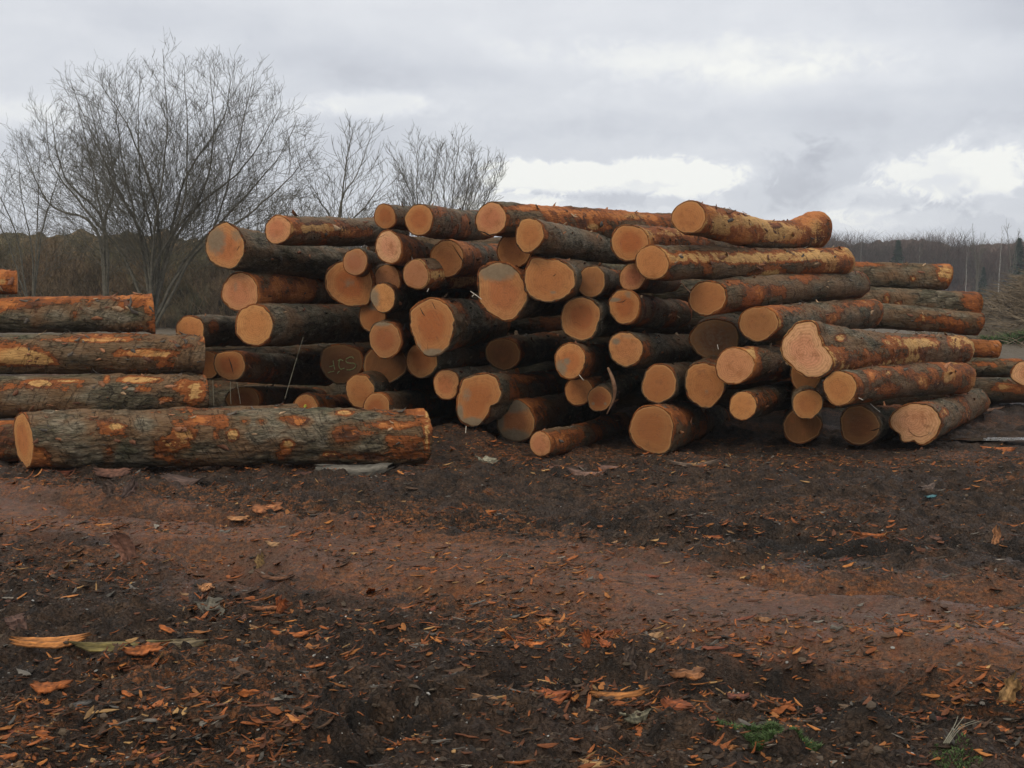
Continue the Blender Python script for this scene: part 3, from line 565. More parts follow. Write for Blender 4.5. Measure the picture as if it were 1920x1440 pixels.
log(836, 720, 25, 30, 11.0, (950, 705), 'y', .2, 'small pink hearted end with pale rim left of the pointed one', r2=25, outline=[(814, 706), (832, 692), (846, 693), (859, 704), (858, 728), (852, 746), (830, 750), (818, 740), (812, 722)])
log(897, 748, 40, 46, 10.85, (1065, 716), 'r', .4, 'pointed fiery orange end with grey lower lip', r2=27, segs=72, outline=[(866, 713), (887, 703), (912, 699), (932, 705), (941, 726), (939, 747), (922, 763), (910, 786), (897, 799), (876, 801), (862, 788), (857, 757), (862, 734)], stain=[(885, 795, 26, 14, 1.1), (875, 740, 12, 20, .55), (862, 775, 8, 20, .9)], patch=[(985, 712, 18, 8, .68, .1)])
log(675, 733, 29, 32, 11.0, (810, 708), 't', .15, 'round yellow tan end low at the left, behind the long front log', r2=25)
log(706, 765, 27, 29, 10.8, (860, 757), 'o', .3, 'tan end half sunk behind the long front log, below a rounder one', r2=26)
l48 = log(572, 768, 25, 31, 11.2, (690, 768), 'o', .8, 'rusty bark log with a yellow paint dot behind the long front log', r2=30, hue=.0)
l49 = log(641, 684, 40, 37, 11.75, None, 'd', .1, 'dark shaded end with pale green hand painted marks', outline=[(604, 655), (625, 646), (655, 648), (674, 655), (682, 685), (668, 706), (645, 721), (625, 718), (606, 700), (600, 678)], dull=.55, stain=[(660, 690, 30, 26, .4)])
def mk(pts): return [(590 + x_ / 16, 635 + y_ / 16) for x_, y_ in pts]
strokes(l49, [mk([(555, 650), (575, 780), (605, 930)]), mk([(440, 840), (500, 830), (575, 800)]),
              mk([(700, 670), (775, 620), (860, 665)]), mk([(775, 620), (735, 700), (725, 800), (750, 870), (790, 925), (905, 880)]),
              mk([(1180, 590), (1120, 545), (1040, 555), (950, 610), (935, 670), (980, 725), (1070, 735), (1180, 735), (1240, 780), (1225, 850), (1160, 905), (1060, 940), (960, 935)]),
              mk([(400, 1025), (480, 995), (590, 975)]), mk([(690, 1050), (710, 1000), (760, 975)])], .95, PAINT, 'painted_mark')
strokes(l48, [[(570, 761), (572, 763.5), (575, 762), (574, 759.5), (571, 760)]], 1.6, YPAINT, 'paint_dot')
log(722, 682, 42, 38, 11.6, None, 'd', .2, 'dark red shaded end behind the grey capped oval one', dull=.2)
log(356, 620, 27, 29, 11.0, (590, 622), 'o', .35, 'small orange ended log peeping over the left pile', r2=27, patch=[(400, 612, 14, 18, .56, .0)])
log(476, 609, 36, 38, 10.6, (705, 607), 't', .12, 'pale tan perfectly round end with long grey bark, left of the heap', r2=33, segs=72)
log(430, 686, 29, 29, 10.9, (610, 695), 'o', .1, 'orange brown end with a vertical split and flat top', r2=27, outline=[(404, 664), (415, 659), (430, 658), (448, 658), (457, 668), (459, 690), (450, 708), (432, 715), (415, 708), (403, 695), (401, 678)], crack=[([(428, 668), (434, 685), (438, 702)], 1.6)])
log(388, 685, 24, 28, 11.2, None, 'o', .1, 'sliver of an orange end behind the split flat topped one')
log(455, 750, 32, 26, 11.7, (600, 745), 'd', .5, 'dark reddish log lying low behind grass stalks', dull=.1)
log(718, 558, 24, 29, 10.9, (800, 562), 't', .3, 'small tan end with grey left half, left of the tall pear shaped one', r2=24, stain=[(700, 560, 14, 26, .8)])
log(698, 592, 25, 31, 11.3, None, 'o', .1, 'orange end below and behind the half grey tan one', stain=[(704, 570, 18, 14, .9)])
log(726, 523, 26, 27, 11.3, None, 'p', .1, 'mauve tinged end under the pale pink one')
log(779, 514, 25, 28, 10.75, (925, 521), 'p', .55, 'pink end with pale stripped bark above the tall pear shaped one', r2=27, hue=1.0, patch=[(835, 515, 40, 12, .72, 1.0), (870, 525, 25, 10, .7, .9), (850, 500, 50, 5, .3, .4)])
# lower right of the heap
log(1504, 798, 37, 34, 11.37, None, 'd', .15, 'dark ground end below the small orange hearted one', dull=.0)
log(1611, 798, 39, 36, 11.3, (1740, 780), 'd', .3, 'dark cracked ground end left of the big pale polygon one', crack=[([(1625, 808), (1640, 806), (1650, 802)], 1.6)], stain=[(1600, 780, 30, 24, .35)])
log(1717, 793, 42, 38, 11.15, (1828, 752), 'w', .35, 'big pale ground end with visible ring and splintered foot at the right corner', r2=26, segs=80, outline=[(1687, 765), (1699, 757), (1724, 757), (1747, 763), (1759, 776), (1765, 790), (1760, 807), (1745, 828), (1732, 836), (1722, 834), (1714, 827), (1691, 830), (1688, 815), (1670, 801), (1668, 788)], crack=[([(1702, 800), (1706, 810), (1715, 817), (1727, 819), (1739, 815), (1747, 806)], .5)], stain=[(1745, 813, 7, 6, .5)], hue=.6, patch=[(1770, 775, 8, 10, .66, .8)])
RG = 'logs of the farther heap seen at the right'
log(1330, 500, 25, 24, 14.8, (1772, 520), 'o', .3, 'highest log of the farther heap with pale bared patch at its right tip', Y1=15.8, r2=25, group=RG, patch=[(1770, 512, 16, 14, .75, .95), (1675, 510, 6, 6, .72, .6), (1712, 522, 7, 6, .72, .6), (1650, 507, 60, 8, .3, .3)])
log(1350, 548, 28, 30, 14.7, (1826, 573), 'o', .3, 'greenish log second from top of the farther heap, rusty right tip', Y1=15.6, r2=27, group=RG, patch=[(1662, 562, 6, 14, .72, .6), (1685, 568, 8, 6, .7, .6), (1820, 565, 22, 20, .58, .2)])
log(1430, 580, 24, 25, 14.6, (1834, 607), 'o', .2, 'grey brown log third from top of the farther heap', Y1=15.4, r2=21, group=RG, patch=[(1732, 598, 6, 8, .66, .7)])
log(1480, 640, 24, 25, 15.0, (1868, 655), 'r', .65, 'rust red tapering log poking out right of the three lobed one', Y1=15.7, r2=18, group=RG, hue=.0)
log(1500, 690, 24, 22, 14.6, (1912, 689), 'o', .3, 'thin brown log reaching the right edge under the rust red one', Y1=15.5, r2=17, group=RG)
log(1936, 702, 40, 27, 14.2, (2100, 700), 'w', .3, 'whitish cut end at the right frame edge', L=3, group=RG)
log(1560, 745, 28, 27, 15.7, (2070, 728), 'o', .35, 'lowest right log with green bark and tan patches near the puddle', Y1=16.4, r2=25, group=RG, patch=[(1885, 725, 26, 10, .7, .6), (1910, 730, 14, 10, .68, .3)])
# left pile
LG = 'logs of the low pile at the left edge'
log(286, 588, 17, 37, 10.9, None, 'o', .42, 'uppermost full log of the left pile with torn orange right end', path=[(150, 587), (-250, 592)], rpath=[37, 34, 34], Y1=11.1, flat=True, away=.45, group=LG, hue=.1, segs=72, nrings=150, flakes=40, outline=[(286, 551), (300, 560), (318, 580), (322, 600), (312, 622), (290, 624), (262, 622), (254, 590), (262, 560)], patch=[(245, 556, 40, 8, .72, .3), (285, 585, 12, 40, .70, .2), (130, 556, 100, 6, .60, .1), (40, 552, 20, 6, .8, 1), (65, 595, 9, 20, .54, .2), (140, 590, 8, 12, .56, .3), (220, 595, 60, 16, .15, .3), (30, 595, 40, 14, .15, .3), (100, 590, 25, 14, .15, .3)])
log(380, 663, 17, 37, 10.6, None, 'd', .5, 'second log of the left pile with long bare orange patches', path=[(200, 662), (-250, 664)], rpath=[35, 37, 38], Y1=10.7, flat=True, away=.45, group=LG, hue=.5, segs=72, nrings=150, flakes=40, patch=[(270, 662, 60, 8, .78, .5), (30, 670, 60, 18, .78, .65), (85, 680, 26, 12, .74, .6), (180, 637, 90, 5, .72, .5), (370, 665, 30, 24, .3, .2), (170, 660, 40, 14, .35, .2), (200, 692, 200, 9, .45, .2), (350, 650, 25, 10, .52, .2)])
log(385, 738, 17, 36, 10.35, None, 'd', .3, 'third log of the left pile with a mossy yellow right end', path=[(200, 742), (-250, 746)], rpath=[34, 38, 39], Y1=10.5, flat=True, away=.45, group=LG, hue=.5, segs=72, nrings=150, flakes=30, patch=[(365, 735, 22, 20, .68, .9), (260, 712, 50, 7, .74, .6), (75, 718, 22, 8, .76, .8), (200, 712, 6, 8, .68, .1), (130, 714, 30, 4, .72, .8), (270, 730, 20, 8, .62, .2), (310, 748, 14, 5, .66, .5), (118, 733, 6, 6, .62, .1), (180, 745, 60, 16, .15, .2), (50, 745, 50, 16, .15, .2)])
log(240, 825, 17, 36, 10.1, None, 'o', .35, 'bottom log of the left pile, mostly hidden by the long front log', path=[(100, 825), (-250, 826)], rpath=[36, 38, 38], Y1=10.2, flat=True, away=.45, group=LG, patch=[(20, 790, 30, 5, .7, .3)])
log(33, 528, 14, 26, 11.2, None, 'p', .5, 'top log stub of the left pile at the frame edge', path=[(-60, 527), (-300, 527)], rpath=[24, 28, 28], Y1=11.3, flat=True, away=.45, group=LG, hue=.2, patch=[(20, 520, 16, 12, .6, .1), (5, 528, 8, 6, .76, .7)], outline=[(8, 505), (28, 512), (38, 522), (36, 535), (20, 552), (0, 550)])
log(556, 783, 14, 27, 10.35, None, 'o', .2, 'grey barked log end just showing over the long front log', path=[(420, 790), (250, 796)], rpath=[27, 27, 27], Y1=10.4, flat=True, away=.45, group=LG)
D = log(44, 824, 17, 53, 9.35, (792, 818), 't', .22, 'long thick log lying on the mud in front of everything', Y1=9.65, r2=51, segs=140, nrings=300, flakes=46, hue=.35, group=LG, away=.42, warp=.6,
    patch=[(205, 800, 22, 16, .60, .3), (218, 800, 14, 7, .74, .85), (205, 850, 14, 26, .52, .1), (325, 835, 38, 18, .66, .6), (345, 815, 22, 12, .74, .5), (318, 860, 10, 6, .76, .9), (300, 850, 22, 16, .56, .2),
           (372, 785, 15, 8, .74, .1), (418, 790, 14, 16, .60, .3), (436, 816, 14, 12, .80, .95), (450, 760, 60, 5, .68, .4), (405, 815, 10, 14, .54, .1), (350, 868, 60, 12, .50, .1),
           (560, 790, 26, 12, .76, .15), (540, 785, 22, 8, .60, .1), (650, 812, 26, 14, .72, .2), (645, 822, 30, 22, .56, .1), (540, 835, 12, 12, .74, .7), (530, 852, 18, 16, .58, .2), (740, 798, 34, 8, .74, .3), (690, 812, 22, 6, .56, .1),
           (735, 826, 16, 14, .58, .2), (770, 826, 28, 14, .62, .5), (620, 852, 26, 8, .66, .7), (680, 856, 60, 10, .56, .5), (760, 850, 50, 18, .55, .3), (645, 774, 20, 6, .78, .6), (720, 775, 50, 6, .56, .1), (800, 815, 6, 40, .7, .9),
           (82, 850, 18, 12, .70, .3), (460, 790, 12, 8, .56, .05), (490, 790, 12, 7, .52, .05), (450, 850, 30, 14, .3, .1), (130, 800, 40, 16, .08, .1), (130, 840, 40, 14, .1, .1), (270, 795, 22, 16, .08, .1), (480, 820, 24, 14, .08, .1), (595, 822, 22, 12, .08, .1), (690, 780, 26, 8, .1, .1), (240, 860, 30, 12, .1, .1), (590, 850, 14, 8, .2, .1)])
# pale splinters caught in the heap
def sticks(name, lines, r, material, label, cat, group=None):
    v_, q_ = join([tube_arrays(catmull([P(a_, b_, c_ + 2) for a_, b_, c_ in ln], 8), r, 5) for ln in lines])
    me = mesh_np(name, v_ - v_[0], q_, material); return link(name, me, None, label, cat, group, loc=tuple(v_[0]))
SP = 'pale splinters caught between the logs'
sticks('splinter', [[(882, 546, 10.75), (892, 553, 10.7), (903, 561, 10.65)], [(885, 556, 10.7), (890, 551, 10.72)]], .0035, PALE, 'pale splinter beside the polygon shaped end', 'splinter', SP)
sticks('splinter', [[(1086, 703, 10.6), (1090, 708, 10.55), (1094, 713, 10.55)]], .0035, PALE, 'white splinter under the blotched orange end', 'splinter', SP)
sticks('splinter', [[(802, 545, 10.6), (804, 541, 10.6), (801, 547, 10.6)]], .0035, PALE, 'tiny pale splinter below the pale stripped bark', 'splinter', SP)
sticks('splinter', [[(1345, 646, 10.6), (1347, 655, 10.6)]], .0035, PALE, 'short white splinter above the pinkish round end', 'splinter', SP)
sticks('splinter', [[(1632, 757, 10.9), (1641, 765, 10.85), (1650, 772, 10.8)]], .0035, PALE, 'pale splinter over the dark cracked ground end', 'splinter', SP)
sticks('splinter', [[(1279, 531, 10.8), (1287, 541, 10.75), (1296, 549, 10.7)]], .005, BROWNB, 'bark splinter left of the brown orange ended log', 'splinter', SP)
sticks('splinter', [[(874, 799, 10.55), (873, 812, 10.5)]], .004, PALE, 'thin white splinter under the grey lipped pointed end', 'splinter', SP)
sticks('splinter', [[(1610, 746, 10.2), (1618, 750, 10.2)]], .0035, PALE, 'small white splinter below the yellow tan ended log', 'splinter', SP)
DRY = simple('dry_grass', (.13, .12, .085), (.24, .22, .16), 30)
GS = 'dry grass stalks between the logs'
sticks('grass_stalk', [[(534, 748, 9.9), (548, 700, 9.9), (560, 660, 9.95), (569, 632, 9.9)]], .0028, DRY, 'longest dry stalk leaning right in front of the dark gap', 'grass stalk', GS)
sticks('grass_stalk', [[(401, 760, 10.2), (400, 735, 10.2), (399, 712, 10.2)]], .0028, DRY, 'upright stalk just right of the left pile', 'grass stalk', GS)
sticks('grass_stalk', [[(433, 757, 10.2), (432, 738, 10.2), (432, 715, 10.2)]], .0028, DRY, 'upright stalk below the split flat topped end', 'grass stalk', GS)
sticks('grass_stalk', [[(451, 757, 10.2), (448, 738, 10.2), (444, 716, 10.2)]], .0026, DRY, 'stalk leaning slightly left, rightmost of the three short ones', 'grass stalk', GS)
# filler logs added behind the heap to block light and darken its gaps
BG = 'filler logs added crosswise behind the heap to darken its gaps'
for k, (x0, x1, yy, r_, lb) in enumerate([(350, 900, 742, 24, 'darkened filler log behind the gap above the yellow paint dot'), (880, 1330, 752, 25, 'darkened filler log low behind the grey and tan ground end'),
        (350, 930, 694, 26, 'darkened filler log behind the long leaning stalk'), (910, 1490, 702, 25, 'darkened filler log behind the blotched orange end'),
        (350, 960, 648, 25, 'darkened filler log behind the hand painted end'), (930, 1500, 652, 26, 'darkened filler log at the back of the black gap'),
        (560, 990, 595, 25, 'darkened filler log behind the pear shaped end'), (960, 1420, 600, 25, 'darkened filler log behind the flat sided orange end'),
        (600, 1010, 545, 25, 'darkened filler log behind the angular deep orange end'), (1000, 1440, 549, 25, 'darkened filler log behind the brown orange ended long one'),
        (640, 1040, 500, 22, 'darkened filler log behind the half hidden reddish one'), (1330, 1560, 742, 26, 'darkened filler log behind the small pale yellow end'),
        (1360, 1600, 790, 26, 'darkened filler log behind the dark ground end'), (690, 1010, 463, 21, 'darkened filler log under the two yellow orange top ends'), (900, 1360, 800, 26, 'lowest darkened filler log behind the glowing ground end')]):
    r_ += 2.5; log(x0, yy, 14, r_, 15.4 + .1 * (k % 3), (x1, yy + 3), 'd', .1, lb, Y1=15.5 + .1 * (k % 2), r2=r_, flat=True, group=BG, dull=1.0, segs=32, nrings=40, flakes=0)  # added fillers, shade painted in as near-black bark and ends
# ------------------------------------------------------------------ puddle
PUD, T = mat('water'); co = T.node('ShaderNodeTexCoord').outputs['Object']
T.finish((.035, .030, .024), .06, [(T.noise(co, 9, 3, .6), .35, .01)], .5, IOR=1.33)
def puddle(cx_, cy_, rx, ry, dz, label):
    g = G(cx_, cy_); an = np.linspace(0, 2 * np.pi, 40, endpoint=False); r = 1 + .5 * fb2(np.cos(an) * 1.7 + cx_, np.sin(an) * 1.7, 2)
    v = np.concatenate([[[0, 0, 0]], np.stack([np.cos(an) * rx * r, np.sin(an) * ry * r, 0 * an], 1)])
    k = np.arange(40) + 1; f = np.stack([np.zeros(40, int), k, np.roll(k, -1)], -1)
    link('puddle', mesh_np('puddle', v, f, PUD), kind='structure', label=label, loc=(g[0], g[1], gz(g[0], g[1]) + dz))
puddle(1865, 823, .60, .15, .024, 'narrow rain puddle at the right edge of the yard')
# ------------------------------------------------------------------ litter, clods, gravel
def ground_z(x, y): return hgt_parts(x, y)[0]
def litter_density(x, y):
    tr, wd = track_w(x, y)
    d = .22 + 2.4 * np.clip(fb2(x * .8 + 7, y * 1.5 + 2, 3) + .08, 0, 1) + 2.6 * np.exp(-((y - 11.8 - .1 * x) / .7) ** 2) + .5 * np.exp(-((wd + 1.15) / .35) ** 2) + .5 * np.exp(-((wd - 1.1) / .25) ** 2) + .6 * np.clip(fb2(x * 1.1, y * 6 + 5, 3), 0, 1)
    return d * (1 - .45 * tr)
def scatter(n, y0, y1, pw, dens=True, seed=1):
    r = np.random.default_rng(seed); m = n * 5
    u = r.random(m); Y_ = (y0 ** (1 - pw) + u * (y1 ** (1 - pw) - y0 ** (1 - pw))) ** (1 / (1 - pw)); X_ = (r.random(m) * 2 - 1) * (.46 * Y_ + .5)
    if dens: k = r.random(m) < litter_density(X_, Y_) / 2.0; X_, Y_ = X_[k], Y_[k]
    return X_[:n], Y_[:n], r
def rotm(yaw, tx, ty):
    cy_, sy_ = np.cos(yaw), np.sin(yaw); z = np.zeros_like(yaw)
    ex = np.stack([cy_, sy_, tx], -1); ex /= np.linalg.norm(ex, axis=1)[:, None]
    nz_ = np.stack([-tx * cy_ + ty * sy_, -tx * sy_ - ty * cy_, np.ones_like(yaw)], -1); nz_ /= np.linalg.norm(nz_, axis=1)[:, None]
    ey = np.cross(nz_, ex); ey /= np.linalg.norm(ey, axis=1)[:, None]
    return np.stack([ex, ey, np.cross(ex, ey)], -1)
PAL = np.array([(.050, .032, .018), (.085, .046, .024), (.15, .054, .022), (.32, .098, .026), (.44, .165, .040), (.42, .24, .09), (.13, .115, .095), (.24, .21, .17)])
def litter(n, y0, y1, pw, smin, smax, probs, seed, name, label):
    X_, Y_, r = scatter(n, y0, y1, pw, True, seed); n = len(X_)
    Ls = smin * (smax / smin) ** (r.random(n) ** 2.2); Ws = Ls * r.uniform(.10, .42, n)
    fv, fq = flake_arrays(n, Ls, Ws, r.uniform(-.15, .25, n), r, thick=.0025, nx=4)
    Rm = rotm(r.normal(0, .9, n), r.normal(0, .16, n), r.normal(0, .22, n))
    v = np.einsum('nij,nmj->nmi', Rm, fv); v += np.stack([X_, Y_, ground_z(X_, Y_) + .003 + Ws * .1], -1)[:, None]
    # colour clusters: orange comes in drifts
    drift = fb2(X_ * .9 + 3, Y_ * 2.2 + 8, 3); p = np.tile(probs, (n, 1)).astype(float); p[:, 3:6] *= np.clip(1 + drift * 6, .08, 4)[:, None]; p /= p.sum(1)[:, None]
    ci = (r.random(n)[:, None] > np.cumsum(p, 1)).sum(1).clip(0, len(PAL) - 1)
    c_ = PAL[ci] * r.uniform(.5, 1.3, n)[:, None]; m_ = fv.shape[1]
    Q = (fq[None] + (np.arange(n) * m_)[:, None, None]).reshape(-1, 4)
    link(name, mesh_np(name, v.reshape(-1, 3), Q, LITTER, np.repeat(c_, m_, 0), smooth=False), kind='stuff', label=label, cat='bark litter')
litter(46000, 3.9, 13.4, 1.3, .006, .060, [.24, .26, .22, .12, .05, .03, .06, .02], 21, 'bark_litter', 'fine orange and brown bark litter trodden into the mud')
litter(7000, 4.0, 13.6, 1.15, .03, .11, [.16, .22, .22, .20, .11, .03, .06, .01], 22, 'bark_litter', 'coarser torn bark pieces lying all over the yard')
def clumps(centres, seed, label):
    r = np.random.default_rng(seed); xs, ys = [], []
    for px_, py_, rx, n in centres:
        g = G(px_, py_); s_ = rx * g[1] / F; n = int(n * 1.3); xs.append(g[0] + r.normal(0, 1, n) * s_); ys.append(g[1] + r.normal(0, 1, n) * s_ * 1.1)
    X_ = np.concatenate(xs); Y_ = np.concatenate(ys); k = Y_ > 3.8; X_, Y_ = X_[k], Y_[k]; n = len(X_)
    Ls = .012 * (.080 / .012) ** (r.random(n) ** 1.7); Ws = Ls * r.uniform(.10, .40, n); fv, fq = flake_arrays(n, Ls, Ws, r.uniform(-.2, .4, n), r, thick=.003, nx=5)
    Rm = rotm(r.normal(0, 1.0, n), r.normal(0, .35, n), r.normal(0, .4, n)); v = np.einsum('nij,nmj->nmi', Rm, fv)
    v += np.stack([X_, Y_, ground_z(X_, Y_) + .006 + r.random(n) * .018], -1)[:, None]
    c_ = PAL[r.choice(8, n, p=[.08, .18, .26, .30, .11, .04, .02, .01])] * r.uniform(.5, 1.25, n)[:, None]; m_ = fv.shape[1]
    Q = (fq[None] + (np.arange(n) * m_)[:, None, None]).reshape(-1, 4)
    link('bark_shreds', mesh_np('bark_shreds', v.reshape(-1, 3), Q, LITTER, np.repeat(c_, m_, 0), smooth=False), kind='stuff', label=label, cat='bark shreds')
CL = [(450, 962, 22, 40), (500, 955, 26, 60), (400, 1140, 26, 60), (520, 1150, 36, 90), (590, 1000, 40, 70), (700, 975, 50, 60), (900, 955, 46, 90), (840, 965, 60, 60), (1290, 990, 50, 90), (1640, 1000, 46, 100), (1540, 992, 50, 80), (1440, 985, 40, 50),
  (1000, 1190, 40, 110), (1120, 1200, 46, 110), (1220, 1190, 40, 70), (1296, 1270, 34, 60), (1480, 1322, 36, 100), (1440, 1280, 40, 40), (1560, 1290, 24, 40), (300, 1000, 60, 70), (130, 1080, 60, 70), (60, 1050, 50, 80), (250, 1090, 50, 50), (190, 1255, 50, 70), (290, 1250, 30, 40),
  (540, 1385, 40, 80), (490, 1400, 30, 40), (780, 1398, 34, 60), (1060, 1305, 44, 110), (1180, 1330, 50, 90), (1270, 1345, 36, 90), (640, 1200, 60, 60), (860, 1180, 70, 60), (350, 1335, 60, 50), (560, 905, 70, 60), (1180, 1030, 80, 90), (1090, 1062, 60, 80), (1720, 960, 60, 40), (1400, 1050, 70, 60),
  (1560, 1070, 80, 60), (1760, 1120, 70, 50), (1250, 955, 60, 40), (180, 900, 70, 60), (40, 1000, 40, 60), (720, 1110, 60, 50), (860, 1045, 60, 50), (1350, 1400, 40, 40), (1130, 1415, 40, 50), (960, 1345, 50, 50), (1850, 1300, 50, 60), (1880, 840, 50, 40), (1700, 1335, 30, 30),
  (900, 870, 60, 40), (1120, 880, 90, 90), (1000, 868, 60, 90), (1250, 872, 60, 70), (1380, 862, 60, 60), (1550, 862, 60, 60), (850, 850, 40, 60), (930, 845, 40, 60), (760, 900, 50, 60), (500, 900, 70, 60), (80, 905, 60, 50), (1750, 880, 80, 60), (1450, 870, 100, 70), (1650, 868, 80, 60), (700, 905, 60, 50), (400, 905, 80, 60), (1300, 880, 60, 50), (300, 1385, 50, 40), (60, 1330, 40, 40), (680, 1290, 50, 30), (620, 1060, 60, 40)]
clumps(CL, 51, 'loose heaps of orange bark shreds and splinters on the mud')
ICO = None
def ico():
    t = (1 + 5 ** .5) / 2
    v = np.array([(-1, t, 0), (1, t, 0), (-1, -t, 0), (1, -t, 0), (0, -1, t), (0, 1, t), (0, -1, -t), (0, 1, -t), (t, 0, -1), (t, 0, 1), (-t, 0, -1), (-t, 0, 1)], float); v /= np.linalg.norm(v[0])
    f = np.array([(0, 11, 5), (0, 5, 1), (0, 1, 7), (0, 7, 10), (0, 10, 11), (1, 5, 9), (5, 11, 4), (11, 10, 2), (10, 7, 6), (7, 1, 8), (3, 9, 4), (3, 4, 2), (3, 2, 6), (3, 6, 8), (3, 8, 9), (4, 9, 5), (2, 4, 11), (6, 2, 10), (8, 6, 7), (9, 8, 1)])
    return v, f
def lumps(n, y0, y1, pw, smin, smax, cols, seed, name, label, cat, material, flat=.6, dens=False):
    X_, Y_, r = scatter(n, y0, y1, pw, dens, seed); n = len(X_); iv, if_ = ico()
    tr = track_w(X_, Y_)[0]; keep = r.random(n) > tr * .8; X_, Y_ = X_[keep], Y_[keep]; n = len(X_)
    sz = smin * (smax / smin) ** (r.random(n) ** 2.0)
    v = iv[None] * (1 + r.uniform(-.35, .35, (n, 12, 1))) * (sz[:, None, None] * np.stack([r.uniform(.7, 1.5, n), r.uniform(.7, 1.3, n), np.full(n, flat)], -1)[:, None])
    Rm = rotm(r.uniform(0, 6.28, n), r.normal(0, .3, n), r.normal(0, .3, n)); v = np.einsum('nij,nmj->nmi', Rm, v)
    v += np.stack([X_, Y_, ground_z(X_, Y_) + sz * .1], -1)[:, None]
    c_ = np.array(cols)[r.integers(0, len(cols), n)] * r.uniform(.7, 1.25, n)[:, None]
    Q = (if_[None] + (np.arange(n) * 12)[:, None, None]).reshape(-1, 3)
    link(name, mesh_np(name, v.reshape(-1, 3), Q, material, np.repeat(c_, 12, 0), smooth=False), kind='stuff', label=label, cat=cat)
CLOD = attr_mat('mud_clod', 70, .8, .9, .006, .5, .35); STONE = attr_mat('gravel_stone', 40, .5, .3, .002, .7, .4)
lumps(17000, 3.9, 13.2, 1.5, .003, .019, [(.028, .020, .013), (.055, .036, .022), (.09, .062, .038)], 31, 'mud_clods', 'dark crumbs and clods of churned mud', 'mud clods', CLOD, .5)
lumps(1500, 3.9, 12.5, 1.6, .003, .0085, [(.30, .29, .26), (.42, .41, .38), (.20, .19, .17)], 32, 'gravel', 'small pale stones sprinkled over the dark mud', 'gravel', STONE)
# ------------------------------------------------------------------ individual pieces of bark and wood on the mud
def flake_mesh(name, L_, W_, curl, colr, seed, nx=14, ny=7, thick=.008, rag=.25, fibre=.5, fold=.0):
    r = np.random.default_rng(seed); gx = np.linspace(-.5, .5, nx); gy = np.linspace(-.5, .5, ny)
    X, Y = np.meshgrid(gx, gy, indexing='ij')
    tip = np.interp(gx, [-.5, -.44, -.25, .1, .38, .5], [.62, .85, .95, 1, .9, .55]); cpx = np.linspace(-.5, .5, 6)
    ea = tip * (1 + rag * np.interp(gx, cpx, r.uniform(-1, .4, 6)) + .12 * rag * r.normal(0, 1, nx)); eb = tip * (1 + rag * np.interp(gx, cpx, r.uniform(-1, .4, 6)) + .12 * rag * r.normal(0, 1, nx))
    sh = .16 * rag * np.interp(gx, cpx, r.uniform(-1, 1, 6))
    Yv = np.where(Y > 0, Y * ea[:, None], Y * eb[:, None]) + sh[:, None]; Xv = X + rag * .55 * r.normal(0, 1, (1, ny)) * np.clip(np.abs(X) * 2 - .6, 0, 1)
    Z = curl * L_ * (Xv ** 2) - (Y ** 2) * W_ * .45 + .05 * W_ * r.normal(0, 1, (1, ny)) + .008 * W_ * r.normal(0, 1, X.shape) + fold * L_ * np.abs(Xv)
    top = np.stack([Xv * L_, Yv * W_, Z], -1).reshape(-1, 3); m_ = nx * ny
    v = np.concatenate([top, top - [0, 0, thick]]); i = np.arange(m_).reshape(nx, ny)
    q = np.stack([i[:-1, :-1], i[1:, :-1], i[1:, 1:], i[:-1, 1:]], -1).reshape(-1, 4)
    rim = np.concatenate([i[:, 0], i[-1, 1:], i[::-1, -1][1:], i[0, ::-1][1:-1]]); r2_ = np.roll(rim, -1)
    q = np.concatenate([q, q[:, ::-1] + m_, np.stack([rim, rim + m_, r2_ + m_, r2_], -1)])
    cb = np.array(colr)[None] * (1 + fibre * (r.random((nx, ny, 1)) - .5)) * (1 + 1.1 * (r.random((1, ny, 1)) - .5)) * (1 - .55 * (r.random((nx, ny, 1)) > .8)) * np.interp(np.abs(gx), [.2, .5], [1, .65])[:, None, None]; cb = np.concatenate([cb.reshape(-1, 3), cb.reshape(-1, 3) * .8])
    return mesh_np(name, v, q, LITTER, cb, smooth=False)
OR, RO, GO, TN, BR, GR, PB, YG = (.44, .130, .030), (.32, .088, .026), (.48, .19, .052), (.36, .21, .085), (.105, .056, .036), (.145, .130, .105), (.25, .120, .080), (.20, .155, .05)
